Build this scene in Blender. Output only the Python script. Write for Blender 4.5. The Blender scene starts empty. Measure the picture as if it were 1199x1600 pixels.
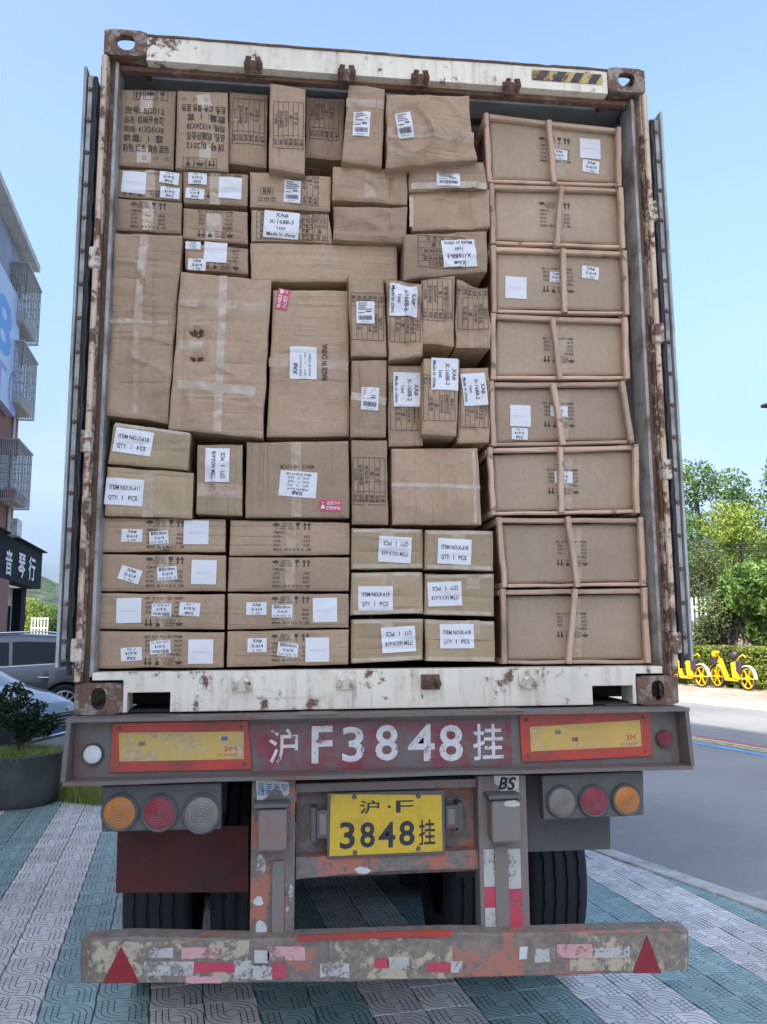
import bpy, bmesh, math, random
from mathutils import Vector, Matrix, noise
rnd = random.Random(7)
SC = bpy.context.scene
COL = SC.collection
# ------------------------------------------------------------------ camera
CAM = Vector((-.423, -3.386, 1.74)); YAW, PIT, ROL, FPX = .119, .141, -.006, 1300.0
Fv = Vector((math.sin(YAW)*math.cos(PIT), math.cos(YAW)*math.cos(PIT), math.sin(PIT)))
R0 = Vector((math.cos(YAW), -math.sin(YAW), 0)); U0 = R0.cross(Fv)
Rv = R0*math.cos(ROL)+U0*math.sin(ROL); Uv = -R0*math.sin(ROL)+U0*math.cos(ROL)
cd = bpy.data.cameras.new('camera'); cam = bpy.data.objects.new('camera', cd); COL.objects.link(cam)
cam.matrix_world = Matrix(((Rv.x, Uv.x, -Fv.x, CAM.x), (Rv.y, Uv.y, -Fv.y, CAM.y), (Rv.z, Uv.z, -Fv.z, CAM.z), (0, 0, 0, 1)))
cd.sensor_fit = 'VERTICAL'; cd.sensor_height = 36; cd.sensor_width = 36; cd.lens = FPX/1600*36
cd.clip_start = .05; cd.clip_end = 3000; cd.shift_x = 0
SC.camera = cam
# ------------------------------------------------------------------ world and sun
SUN_EL = math.radians(45); SX, SY = -.713, -.70
wd = bpy.data.worlds.new('World'); SC.world = wd; wd.use_nodes = True
nt = wd.node_tree; nt.nodes.clear()
N = nt.nodes.new; Lk = nt.links.new
wo = N('ShaderNodeOutputWorld'); bg = N('ShaderNodeBackground'); sky = N('ShaderNodeTexSky')
sky.sky_type = 'NISHITA'; sky.sun_disc = False; sky.sun_elevation = SUN_EL
sky.sun_rotation = math.atan2(SX, SY); sky.air_density = 1.0; sky.dust_density = 2.5; sky.ozone_density = 1.4
bg.inputs[1].default_value = .15
tc = N('ShaderNodeTexCoord'); mp = N('ShaderNodeMapping'); mp.inputs['Scale'].default_value = (1, 1, 3.2)
nz = N('ShaderNodeTexNoise'); nz.inputs['Scale'].default_value = 1.7; nz.inputs['Detail'].default_value = 7; nz.inputs['Roughness'].default_value = .55
rp = N('ShaderNodeValToRGB'); rp.color_ramp.elements[0].position = .47; rp.color_ramp.elements[1].position = .78
rp.color_ramp.elements[1].color = (.62, .62, .62, 1)
sep = N('ShaderNodeSeparateXYZ'); mr = N('ShaderNodeMapRange'); mr.inputs[1].default_value = .0; mr.inputs[2].default_value = .42; mr.inputs[3].default_value = 1; mr.inputs[4].default_value = 0
mul = N('ShaderNodeMath'); mul.operation = 'MULTIPLY'; mx = N('ShaderNodeMix'); mx.data_type = 'RGBA'
Lk(tc.outputs['Generated'], mp.inputs[0]); Lk(mp.outputs[0], nz.inputs[0]); Lk(nz.outputs[0], rp.inputs[0])
Lk(tc.outputs['Generated'], sep.inputs[0]); Lk(sep.outputs[2], mr.inputs[0]); Lk(rp.outputs[0], mul.inputs[0]); Lk(mr.outputs[0], mul.inputs[1])
hr = N('ShaderNodeMapRange'); hr.inputs[1].default_value = 0; hr.inputs[2].default_value = .55; hr.interpolation_type = 'SMOOTHSTEP'; Lk(sep.outputs[2], hr.inputs[0])
hc = N('ShaderNodeMix'); hc.data_type = 'RGBA'; hc.inputs[6].default_value = (.32, .36, .52, 1); hc.inputs[7].default_value = (1, .99, .97, 1); Lk(hr.outputs[0], hc.inputs[0])
hm = N('ShaderNodeMix'); hm.data_type = 'RGBA'; hm.blend_type = 'MULTIPLY'; hm.inputs[0].default_value = 1; Lk(sky.outputs[0], hm.inputs[6]); Lk(hc.outputs[2], hm.inputs[7])
Lk(mul.outputs[0], mx.inputs[0]); Lk(hm.outputs[2], mx.inputs[6]); mx.inputs[7].default_value = (2.5, 2.65, 2.8, 1)
Lk(mx.outputs[2], bg.inputs[0]); Lk(bg.outputs[0], wo.inputs[0])
sd = bpy.data.lights.new('sun', 'SUN'); sun = bpy.data.objects.new('sun', sd); COL.objects.link(sun)
sd.energy = 2.5; sd.angle = math.radians(.53); sd.color = (1, .95, .86)
h = math.cos(SUN_EL)/math.hypot(SX, SY)
sun.rotation_euler = Vector((SX*h, SY*h, math.sin(SUN_EL))).to_track_quat('Z', 'Y').to_euler()
sun.location = (-30, -30, 60)
SC.view_settings.view_transform = 'Standard'; SC.view_settings.look = 'None'
SC.view_settings.exposure = 1.60; SC.view_settings.gamma = 1; SC.view_settings.use_curve_mapping = False
SC.cycles.max_bounces = 6; SC.cycles.diffuse_bounces = 4; SC.cycles.glossy_bounces = 3
# ------------------------------------------------------------------ helpers
def ray(px, py): return Fv+Rv*((px-599.5)/FPX)-Uv*((py-800)/FPX)
def W(px, py, Y):
    d = ray(px, py); return CAM+d*((Y-CAM.y)/d.y)
def G(px, py, z=0.0):
    d = ray(px, py); return CAM+d*((z-CAM.z)/d.z)
def at_depth(px, py, dist):
    d = ray(px, py); return CAM+d*(dist/math.hypot(Fv.x, Fv.y) if 0 else d*0 and 1 or 1)*0 + d*dist*1.0
def tag(o, label=None, cat=None, group=None, kind=None):
    if label: o['label'] = label
    if cat: o['category'] = cat
    if group: o['group'] = group
    if kind: o['kind'] = kind
    return o
def empty(name, loc=(0, 0, 0), rz=0, parent=None):
    o = bpy.data.objects.new(name, None); COL.objects.link(o); o.empty_display_size = .1
    o.location = loc; o.rotation_euler = (0, 0, rz); o.parent = parent
    return o
def kids(o): return [c for c in bpy.data.objects if c.parent == o]
def copy_tree(o, parent=None):
    c = o.copy(); COL.objects.link(c); c.parent = parent
    for ch in o.children: copy_tree(ch, c)
    return c
class MB:
    def __init__(s): s.v = []; s.f = []; s.uv = None
    def quad(s, a, b, c, d):
        i = len(s.v); s.v += [tuple(a), tuple(b), tuple(c), tuple(d)]; s.f.append((i, i+1, i+2, i+3)); return s
    def poly(s, pts):
        i = len(s.v); s.v += [tuple(p) for p in pts]; s.f.append(tuple(range(i, i+len(pts)))); return s
    def hexa(s, p):   # 8 pts: 0-3 near face loop, 4-7 far face loop
        i = len(s.v); s.v += [tuple(q) for q in p]
        for f in ((0, 1, 2, 3), (7, 6, 5, 4), (0, 4, 5, 1), (1, 5, 6, 2), (2, 6, 7, 3), (3, 7, 4, 0)):
            s.f.append(tuple(i+k for k in f))
        return s
    def box(s, x0, x1, y0, y1, z0, z1):
        return s.hexa([(x0, y0, z0), (x1, y0, z0), (x1, y0, z1), (x0, y0, z1), (x0, y1, z0), (x1, y1, z0), (x1, y1, z1), (x0, y1, z1)])
    def slab(s, pts, y0, y1):   # polygon of (x,z) extruded in y
        n = len(pts); i = len(s.v)
        s.v += [(p[0], y0, p[1]) for p in pts]+[(p[0], y1, p[1]) for p in pts]
        s.f.append(tuple(i+k for k in range(n))); s.f.append(tuple(i+n+k for k in reversed(range(n))))
        for k in range(n):
            k2 = (k+1) % n; s.f.append((i+k, i+n+k, i+n+k2, i+k2))
        return s
    def tube(s, pts, r, n=8, cap=True):
        pts = [Vector(p) for p in pts]; rs = r if isinstance(r, (list, tuple)) else [r]*len(pts); i0 = len(s.v)
        for k, p in enumerate(pts):
            t = (pts[min(k+1, len(pts)-1)]-pts[max(k-1, 0)])
            if t.length < 1e-9: t = Vector((0, 0, 1))
            t.normalize(); a = Vector((0, 0, 1)) if abs(t.z) < .9 else Vector((1, 0, 0))
            u = t.cross(a).normalized(); w = t.cross(u)
            for j in range(n):
                an = 2*math.pi*j/n; s.v.append(tuple(p+(u*math.cos(an)+w*math.sin(an))*rs[k]))
        for k in range(len(pts)-1):
            for j in range(n):
                a = i0+k*n+j; b = i0+k*n+(j+1) % n; s.f.append((a, b, b+n, a+n))
        if cap:
            s.f.append(tuple(i0+j for j in reversed(range(n)))); s.f.append(tuple(i0+(len(pts)-1)*n+j for j in range(n)))
        return s
    def lathe(s, prof, c, axis='Y', n=32, closed=False):
        # prof list of (r, t) along the axis through c
        i0 = len(s.v); m = len(prof); c = Vector(c)
        for j in range(n):
            a = 2*math.pi*j/n; ca, sa = math.cos(a), math.sin(a)
            for r, t in prof:
                if axis == 'Y': p = (r*ca, t, r*sa)
                elif axis == 'X': p = (t, r*ca, r*sa)
                else: p = (r*ca, r*sa, t)
                s.v.append(tuple(c+Vector(p)))
        for j in range(n):
            j2 = (j+1) % n
            for k in range(m-1): s.f.append((i0+j*m+k, i0+j2*m+k, i0+j2*m+k+1, i0+j*m+k+1))
            if closed: s.f.append((i0+j*m+m-1, i0+j2*m+m-1, i0+j2*m, i0+j*m))
        return s
    def bar(s, a, b, w, d, side=(0, -1, 0)):    # rectangular bar from a to b, width w across, d along side
        a = Vector(a); b = Vector(b); t = (b-a).normalized(); sd_ = Vector(side); sd_ = (sd_-t*sd_.dot(t)).normalized(); u = t.cross(sd_)
        p = []
        for q in (a, b):
            p.append([q+u*w/2+sd_*d/2, q-u*w/2+sd_*d/2, q-u*w/2-sd_*d/2, q+u*w/2-sd_*d/2])
        return s.hexa([*p[0], *p[1]])
    def data(s, name, mat=None, smooth=False, bev=0, fix=True, weld=False):
        me = bpy.data.meshes.new(name); me.from_pydata(s.v, [], s.f)
        if bev or fix or weld:
            bm = bmesh.new(); bm.from_mesh(me)
            if weld: bmesh.ops.remove_doubles(bm, verts=bm.verts, dist=1e-4)
            if fix: bmesh.ops.recalc_face_normals(bm, faces=bm.faces)
            if bev: bmesh.ops.bevel(bm, geom=[e for e in bm.edges if e.is_manifold and e.calc_face_angle(0) > .5], offset=bev, segments=2, affect='EDGES', profile=.5, clamp_overlap=True)
            bm.to_mesh(me); bm.free()
        if mat:
            for m_ in (mat if isinstance(mat, list) else [mat]): me.materials.append(m_)
        if smooth:
            me.polygons.foreach_set('use_smooth', [True]*len(me.polygons))
            if smooth != 'all':
                try: me.set_sharp_from_angle(angle=math.radians(35))
                except Exception: pass
        me.update(); return me
    def build(s, name, mat=None, parent=None, **k):
        o = bpy.data.objects.new(name, s.data(name, mat, **k)); COL.objects.link(o)
        if parent is not None: o.parent = parent
        return o
# ------------------------------------------------------------------ materials
class NT:
    def __init__(s, name):
        s.m = bpy.data.materials.new(name); s.m.use_nodes = True; s.t = s.m.node_tree; s.t.nodes.clear()
        s.out = s.n('ShaderNodeOutputMaterial'); s.b = s.n('ShaderNodeBsdfPrincipled'); s.l(s.b.outputs[0], s.out.inputs[0])
    def n(s, ty, **k):
        o = s.t.nodes.new(ty)
        for a, b in k.items(): setattr(o, a, b)
        return o
    def l(s, a, b): s.t.links.new(a, b)
    def coord(s, scale=(1, 1, 1), kind='Object', rot=(0, 0, 0)):
        c = s.n('ShaderNodeTexCoord'); m = s.n('ShaderNodeMapping'); m.inputs['Scale'].default_value = scale; m.inputs['Rotation'].default_value = rot
        s.l(c.outputs[kind], m.inputs[0]); return m.outputs[0]
    def noise(s, vec, sc, det=4, rough=.55, dist=0):
        o = s.n('ShaderNodeTexNoise'); o.inputs['Scale'].default_value = sc; o.inputs['Detail'].default_value = det
        o.inputs['Roughness'].default_value = rough; o.inputs['Distortion'].default_value = dist; s.l(vec, o.inputs[0]); return o.outputs[0]
    def ramp(s, fac, *st):
        o = s.n('ShaderNodeValToRGB'); e = o.color_ramp.elements
        while len(e) < len(st): e.new(.5)
        for k, (p, c) in enumerate(st):
            e[k].position = p; e[k].color = (*(c if isinstance(c, (tuple, list)) else (c, c, c)), 1)
        s.l(fac, o.inputs[0]); return o.outputs[0]
    def mix(s, fac, a, b, bt='MIX'):
        o = s.n('ShaderNodeMix', data_type='RGBA', blend_type=bt)
        for i, x in ((0, fac), (6, a), (7, b)):
            if isinstance(x, (int, float)): o.inputs[i].default_value = x if i == 0 else (x, x, x, 1)
            elif isinstance(x, tuple): o.inputs[i].default_value = (*x, 1)
            else: s.l(x, o.inputs[i])
        return o.outputs[2]
    def math(s, op, a, b=None, c=None):
        o = s.n('ShaderNodeMath', operation=op)
        for i, x in enumerate((a, b, c)):
            if x is None: continue
            if isinstance(x, (int, float)): o.inputs[i].default_value = x
            else: s.l(x, o.inputs[i])
        return o.outputs[0]
    def bump(s, h_, st=.3, dist=.01):
        o = s.n('ShaderNodeBump'); o.inputs['Strength'].default_value = st; o.inputs['Distance'].default_value = dist
        s.l(h_, o.inputs['Height']); s.l(o.outputs[0], s.b.inputs['Normal']); return o
    def set(s, col=None, rough=None, metal=None, spec=None, **k):
        for nm, x in (('Base Color', col), ('Roughness', rough), ('Metallic', metal), ('Specular IOR Level', spec), *k.items()):
            if x is None: continue
            i = s.b.inputs[nm]
            if isinstance(x, (int, float)): i.default_value = x
            elif isinstance(x, tuple): i.default_value = (*x, 1)
            else: s.l(x, i)
        return s.m
def dirty(name, col, dirt=(.05, .045, .04), amt=.5, sc=3, rough=.6, metal=0, bump=.15, streak=False, fine=40, bd=.004):
    s = NT(name); v = s.coord(); n1 = s.noise(v, sc, 8, .65); n2 = s.noise(v, fine, 4, .6)
    f = s.ramp(n1, (.62-amt*.35, 0), (.78-amt*.15, 1))
    c = s.mix(f, col, dirt)
    if streak:
        vs = s.coord((9, 9, .7)); st = s.ramp(s.noise(vs, 2.2, 5, .6), (.5, 0), (.72, 1)); c = s.mix(s.math('MULTIPLY', st, .55), c, dirt)
    c = s.mix(.22, c, s.ramp(n2, (.3, .25), (.7, 1.0)), 'MULTIPLY')
    s.bump(s.math('ADD', n1, s.math('MULTIPLY', n2, .5)), bump, bd)
    r_ = s.ramp(n1, (.3, max(0, rough-.1)), (.7, min(1, rough+.15)))
    return s.set(c, r_, metal)
def plain(name, col, rough=.6, metal=0, var=.15, sc=20, bump=0, **k):
    s = NT(name); v = s.coord(); n1 = s.noise(v, sc, 4); c = s.mix(n1, tuple(x*(1-var) for x in col), tuple(min(1, x*(1+var)) for x in col))
    if bump: s.bump(n1, bump, .004)
    return s.set(c, rough, metal, **k)
def rusty(name, paint, amt=.4, sc=5, vert=True, rust=(.20, .105, .065), dark=(.085, .06, .05)):
    s = NT(name); v = s.coord(); n1 = s.noise(v, sc, 10, .7, .4); n2 = s.noise(v, sc*6, 6, .65); n3 = s.noise(v, 1.7, 5, .6)
    h_ = s.math('ADD', s.math('MULTIPLY', n1, .7), s.math('MULTIPLY', n2, .3))
    m = s.ramp(h_, (.60-amt*.3, 0), (.645-amt*.3, 1))
    rc = s.ramp(n2, (.3, dark), (.62, rust), (.8, (.34, .19, .11)))
    stn = s.ramp(s.noise(s.coord((14, 14, 1.1) if vert else (1.1, 14, 14)), 1.6, 6, .62), (.48, 0), (.75, 1))
    hal = s.ramp(h_, (.45-amt*.3, 0), (.60-amt*.3, 1))
    base = s.mix(s.math('MULTIPLY', s.math('MULTIPLY', stn, hal), .75), paint, (.25, .13, .06))
    base = s.mix(s.ramp(n3, (.5, 0), (.8, .5)), base, tuple(x*.45 for x in paint))
    c = s.mix(m, base, rc)
    s.bump(s.math('SUBTRACT', s.math('MULTIPLY', n2, .4), s.math('MULTIPLY', m, .5)), .5, .004)
    return s.set(c, s.mix(m, .45, .9), 0)
def worn(name, col, under=(.20, .165, .14), amt=.4, sc=8, rough=.6, var=.25, under2=None):
    s = NT(name); v = s.coord(); n1 = s.noise(v, sc, 9, .68, .5); n2 = s.noise(v, sc*7, 5, .7); n3 = s.noise(v, 2.2, 4, .6)
    h_ = s.math('ADD', s.math('MULTIPLY', n1, .72), s.math('MULTIPLY', n2, .28)); t = .64-.28*amt
    m = s.ramp(h_, (t, 0), (t+.035, 1)); hal = s.ramp(h_, (t-.13, 0), (t, .55))
    base = s.mix(n3, tuple(x*(1-var) for x in col), tuple(min(1, x*(1+var*.4)) for x in col)); base = s.mix(hal, base, tuple((a+b)*.5 for a, b in zip(col, under)))
    un = s.mix(s.ramp(n2, (.35, 0), (.65, 1)), under, under2 or tuple(x*.6 for x in under))
    s.bump(s.math('SUBTRACT', s.math('MULTIPLY', n2, .3), m), .35, .0025); return s.set(s.mix(m, base, un), s.mix(m, rough, .85))
def cardboard(name, col, axis='Z', wear=.5):
    s = NT(name); v = s.coord(); oi = s.n('ShaderNodeObjectInfo')
    n1 = s.noise(v, 2.6, 6, .6); n2 = s.noise(v, 55, 4, .6)
    sc_ = (130, 1, 3) if axis == 'X' else (3, 1, 130)
    fl = s.noise(s.coord(sc_), 1.0, 2, .5)
    c = s.mix(s.ramp(n1, (.3, 0), (.75, 1)), tuple(x*1.07 for x in col), tuple(x*.82 for x in col))
    c = s.mix(s.math('MULTIPLY', fl, .22), c, tuple(x*.7 for x in col))
    c = s.mix(.25, c, s.ramp(n2, (.3, .55), (.65, 1)), 'MULTIPLY')
    sm = s.ramp(s.noise(v, 9, 7, .7, .8), (.56, 0), (.70, 1))
    c = s.mix(s.math('MULTIPLY', sm, .30*wear), c, tuple(x*.5 for x in col))
    hv = s.n('ShaderNodeHueSaturation'); s.l(c, hv.inputs['Color'])
    mrr = s.n('ShaderNodeMapRange'); mrr.inputs[3].default_value = .86; mrr.inputs[4].default_value = 1.13; s.l(oi.outputs['Random'], mrr.inputs[0]); s.l(mrr.outputs[0], hv.inputs['Value'])
    cr = s.noise(v, 11, 3, .45, 1.2); ridge = s.math('ABSOLUTE', s.math('SUBTRACT', cr, .5)); ridge = s.ramp(ridge, (0, 0), (.06, 1))
    zn = s.noise(s.coord((.12, 1, 8) if axis != 'X' else (8, 1, .12)), .75, 2, .5, .1); ln = s.ramp(s.math('ABSOLUTE', s.math('SUBTRACT', zn, .5)), (0, 1), (.012, 0))
    ln2 = s.ramp(s.math('ABSOLUTE', s.math('SUBTRACT', zn, .58)), (0, 1), (.010, 0)); ln = s.math('MULTIPLY', s.math('MULTIPLY', s.math('MAXIMUM', ln, ln2), wear), s.ramp(s.noise(v, 4, 2), (.45, 0), (.6, 1)))
    hv_in = s.mix(s.math('MULTIPLY', ln, .25), c, tuple(x*.45 for x in col)); s.l(hv_in, hv.inputs['Color'])
    fl = s.math('SUBTRACT', fl, s.math('MULTIPLY', ln, 2.0))
    hh = s.math('ADD', s.math('MULTIPLY', fl, .35), s.math('ADD', s.math('MULTIPLY', ridge, .25*wear), s.math('MULTIPLY', n1, 1.2)))
    s.bump(hh, .55, .006)
    return s.set(hv.outputs[0], .72, 0, .35)
def emit_free(): pass
# ------------------------------------------------------------------ text as mesh
_tc = {}
def glyphs(s, bold=0.0, res=2):
    key = (s, bold, res)
    if key in _tc: return _tc[key]
    cu = bpy.data.curves.new('tmp', 'FONT'); cu.body = s; cu.resolution_u = res; cu.fill_mode = 'FRONT'; cu.offset = bold
    o = bpy.data.objects.new('tmp', cu); COL.objects.link(o)
    dg = bpy.context.evaluated_depsgraph_get(); me = o.evaluated_get(dg).to_mesh()
    v = [(p.co.x, p.co.y) for p in me.vertices]; f = [tuple(p.vertices) for p in me.polygons]
    o.evaluated_get(dg).to_mesh_clear(); bpy.data.objects.remove(o); bpy.data.curves.remove(cu)
    if not v: v = [(0, 0), (0, 0), (0, 0)]; f = []
    xs = [p[0] for p in v]; ys = [p[1] for p in v]
    r = (v, f, min(xs), max(xs), min(ys), max(ys)); _tc[key] = r; return r
class Print:
    """flat print gathered in local metres (x right, y up), later laid on a surface"""
    def __init__(s): s.v = []; s.f = []
    def text(s, t, cx, cy, h, maxw=None, bold=0.0, align='C', rot=0, mirror=False, fit=None):
        v, f, x0, x1, y0, y1 = glyphs(t, bold)
        k = h/.72; w = (x1-x0)*k; kx = k
        if maxw and w > maxw: kx = k*maxw/w; w = maxw
        if fit: kx = fit/max(1e-6, (x1-x0)); w = fit
        if fit and h: k = h/max(1e-6, (y1-y0))
        i = len(s.v); ox = {'C': -w/2, 'L': 0, 'R': -w}[align]; ca, sa = math.cos(rot), math.sin(rot)
        for x, y in v:
            X = (x-x0)*kx+ox; Y = ((y-(y0+y1)/2) if fit else (y-.36))*k
            s.v.append((cx+X*ca-Y*sa, cy+X*sa+Y*ca))
        s.f += [tuple(i+q for q in p) for p in f]
        return s
    def rect(s, x0, y0, x1, y1, step=.03):
        L_ = max(x1-x0, y1-y0); n = max(1, int(L_/step)); hor = (x1-x0) >= (y1-y0); i = len(s.v)
        for k in range(n+1):
            t = k/n
            if hor: s.v += [(x0+(x1-x0)*t, y0), (x0+(x1-x0)*t, y1)]
            else: s.v += [(x1, y0+(y1-y0)*t), (x0, y0+(y1-y0)*t)]
        for k in range(n): a = i+2*k; s.f.append((a, a+2, a+3, a+1))
        return s
    def frame(s, x0, y0, x1, y1, t=.0018):
        s.rect(x0, y0, x1, y0+t); s.rect(x0, y1-t, x1, y1); s.rect(x0, y0+t, x0+t, y1-t); s.rect(x1-t, y0+t, x1, y1-t); return s
    def poly(s, pts): i = len(s.v); s.v += pts; s.f.append(tuple(range(i, i+len(pts)))); return s
    def arrow(s, cx, cy, h):
        w = h*.3
        return s.poly([(cx-w*.3, cy-h/2), (cx+w*.3, cy-h/2), (cx+w*.3, cy+h*.1), (cx-w*.3, cy+h*.1)]).poly([(cx-w, cy+h*.1), (cx+w, cy+h*.1), (cx, cy+h/2)])
    def umbrella(s, cx, cy, h):
        p = [(cx+h*.5*math.cos(a), cy+h*.42*math.sin(a)) for a in [math.pi*k/8 for k in range(9)]]
        return s.poly(p).rect(cx-h*.035, cy-h*.45, cx+h*.035, cy)
    def glass(s, cx, cy, h):
        p = [(cx-h*.32, cy+h*.5), (cx-h*.26, cy+h*.1), (cx, cy-h*.08), (cx+h*.26, cy+h*.1), (cx+h*.32, cy+h*.5)]
        return s.poly(p).rect(cx-h*.04, cy-h*.45, cx+h*.04, cy-h*.05).rect(cx-h*.25, cy-h*.5, cx+h*.25, cy-h*.43)
    def mesh(s, name, fn, mat, parent, rev=False):
        me = bpy.data.meshes.new(name); me.from_pydata([tuple(fn(x, y)) for x, y in s.v], [], s.f); me.materials.append(mat)
        o = bpy.data.objects.new(name, me); COL.objects.link(o); o.parent = parent; return o
# ------------------------------------------------------------------ shared materials
M = {}
M['asphalt'] = None
def asphalt(name, col):
    s = NT(name); v = s.coord(); n1 = s.noise(v, .35, 6, .6); n2 = s.noise(v, 90, 3, .7); n3 = s.noise(v, 3.5, 5, .6)
    c = s.mix(s.ramp(n1, (.35, 0), (.7, 1)), tuple(x*.85 for x in col), tuple(x*1.2 for x in col))
    c = s.mix(.5, c, s.ramp(n2, (.3, .45), (.7, 1.15)), 'MULTIPLY'); c = s.mix(s.ramp(n3, (.6, 0), (.75, .35)), c, tuple(x*1.6 for x in col))
    s.bump(n2, .5, .005); return s.set(c, .85)
M['asphalt'] = asphalt('asphalt', (.29, .285, .275))
M['asphalt_pale'] = asphalt('asphalt_pale', (.24, .235, .225))
def paving(name, col, alt):
    s = NT(name)
    tc_ = s.n('ShaderNodeTexCoord'); sp = s.n('ShaderNodeSeparateXYZ'); s.l(tc_.outputs['UV'], sp.inputs[0])
    x, y = sp.outputs[0], sp.outputs[1]; m_ = s.math
    ax = m_('ABSOLUTE', x); ay = m_('ABSOLUTE', y)
    r = m_('SQRT', m_('ADD', m_('MULTIPLY', x, x), m_('MULTIPLY', y, y)))
    same = m_('GREATER_THAN', m_('MULTIPLY', x, y), 0.0)
    q = m_('ADD', m_('MULTIPLY', r, same), m_('MULTIPLY', ax, m_('SUBTRACT', 1.0, same)))
    def line(val, at, w): return m_('LESS_THAN', m_('ABSOLUTE', m_('SUBTRACT', val, at)), w)
    L_ = line(q, .036, .0025)
    for at in (.064, .092, .1195): L_ = m_('MAXIMUM', L_, line(q, at, .0025))
    # short cross joints in the straight runs
    cj = m_('LESS_THAN', m_('ABSOLUTE', m_('SUBTRACT', m_('MODULO', m_('ADD', ay, m_('MULTIPLY', m_('FLOOR', m_('DIVIDE', ax, .028)), .011)), .031), .0155)), .0021)
    cj = m_('MULTIPLY', m_('MULTIPLY', cj, m_('SUBTRACT', 1.0, same)), m_('MULTIPLY', m_('GREATER_THAN', q, .036), m_('LESS_THAN', q, .1195)))
    L_ = m_('MAXIMUM', L_, m_('MULTIPLY', cj, 1.0))
    disc = m_('LESS_THAN', r, .034); L_ = m_('MULTIPLY', L_, m_('SUBTRACT', 1.0, disc))
    L_ = m_('MAXIMUM', L_, m_('MULTIPLY', line(r, .036, .0022), 1.0))
    v = s.coord(kind='Object'); ge = s.n('ShaderNodeNewGeometry'); wv = ge.outputs['Position']
    n1 = s.noise(wv, 1.3, 6, .6); n2 = s.noise(wv, 60, 4, .6); n3 = s.noise(wv, 8, 5, .65)
    oi = s.n('ShaderNodeObjectInfo')
    base = s.mix(s.ramp(n1, (.35, 0), (.65, 1)), col, alt); 
    base = s.mix(.35, base, s.ramp(n2, (.3, .6), (.7, 1.05)), 'MULTIPLY')
    base = s.mix(s.ramp(n3, (.55, 0), (.75, .35)), base, tuple(k*.55 for k in col))
    tv = s.n('ShaderNodeHueSaturation'); s.l(base, tv.inputs['Color']); mrr = s.n('ShaderNodeMapRange'); mrr.inputs[3].default_value = .84; mrr.inputs[4].default_value = 1.14
    s.l(oi.outputs['Random'], mrr.inputs[0]); s.l(mrr.outputs[0], tv.inputs['Value'])
    c = s.mix(m_('MULTIPLY', L_, .90), tv.outputs[0], (.03, .03, .028))
    s.bump(m_('SUBTRACT', m_('MULTIPLY', n2, .15), L_), .8, .004)
    return s.set(c, s.ramp(n3, (.3, .42), (.7, .65)))
M['tile_teal'] = paving('tile_teal', (.29, .43, .40), (.38, .52, .48))
M['tile_white'] = paving('tile_white', (.78, .72, .66), (.88, .82, .75))
M['mortar'] = plain('mortar', (.06, .058, .052), .95, sc=30)
M['kerb'] = dirty('kerb_stone', (.62, .59, .54), (.34, .31, .26), .5, 4, .85, bump=.3)
M['soil'] = plain('soil', (.09, .085, .05), .95, var=.4, sc=3)
# ------------------------------------------------------------------ ground
def sheet(name, pts, z, mat, uv=False):
    b = MB(); b.poly([(p[0], p[1], z) for p in pts]); o = b.build(name, mat); tag(o, kind='structure'); return o
sheet('ground', [(-700, -120), (700, -120), (700, 1500), (-700, 1500)], -.20, M['soil'])
kd = Vector((2.558-2.019, 1.728-3.26)).normalized()        # near kerb direction (towards the camera)
def kerb_x(y): return 2.019+(y-3.26)*kd.x/kd.y
fk = Vector((10.484-9.737, 14.755-17.523)).normalized()
def far_x(y): return 9.737+(y-17.523)*fk.x/fk.y
def near_x(y): return kerb_x(y)+.16 if y < 12 else kerb_x(12)+.16+(y-12)*fk.x/fk.y
ys = [-45, -5, 3, 12, 40, 120]
sheet('road', [(near_x(y), y) for y in ys]+[(far_x(y)+.1, y) for y in reversed(ys)], -.125, M['asphalt'])
# pavement bed and forecourt
M['bounce_plaza'] = plain('bounce_stone', (.52, .50, .47), .85, var=.12, sc=2)
sheet('bounce_plaza', [(-30, -45), (kerb_x(-45), -45), (kerb_x(-8.001), -8.001), (-30, -8.001)], -.004, M['bounce_plaza'])  # added unseen ground behind the camera, pale to bounce sunlight onto the truck
sheet('pavement_bed', [(-14, -8), (kerb_x(-8)+.05, -8), (kerb_x(6.2)+.05, 6.2), (-14, 6.2)], -.012, M['mortar'])
sheet('forecourt', [(-40, 6.2), (kerb_x(6.2)+.1, 6.2), (kerb_x(12)+.1, 12), (near_x(60), 60), (-60, 60)], -.02, M['asphalt_pale'])
t_ = Vector((-.129, .9916)); s_ = Vector((.9916, .129)); TS = .247
def tile_mesh(mat, name):
    bm = bmesh.new(); e = TS/2-.0010; b_ = .002
    rings = []
    for ee, z in ((e, -.03), (e, -.0025), (e-b_, 0)):
        rings.append([bm.verts.new((sx*ee, sy*ee, z)) for sx, sy in ((-1, -1), (1, -1), (1, 1), (-1, 1))])
    for a, b in zip(rings, rings[1:]):
        for k in range(4): bm.faces.new((a[k], a[(k+1) % 4], b[(k+1) % 4], b[k]))
    bm.faces.new(rings[-1]); uv = bm.loops.layers.uv.new('UVMap')
    for f in bm.faces:
        for l in f.loops: l[uv].uv = (l.vert.co.x, l.vert.co.y)
    me = bpy.data.meshes.new(name); bm.to_mesh(me); bm.free(); me.materials.append(mat); return me
tm = {0: tile_mesh(M['tile_white'], 'pale_tile'), 1: tile_mesh(M['tile_teal'], 'teal_tile')}
pav = tag(empty('pavement'), kind='structure')
tiles = []; ang = math.atan2(s_.y, s_.x)
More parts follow.
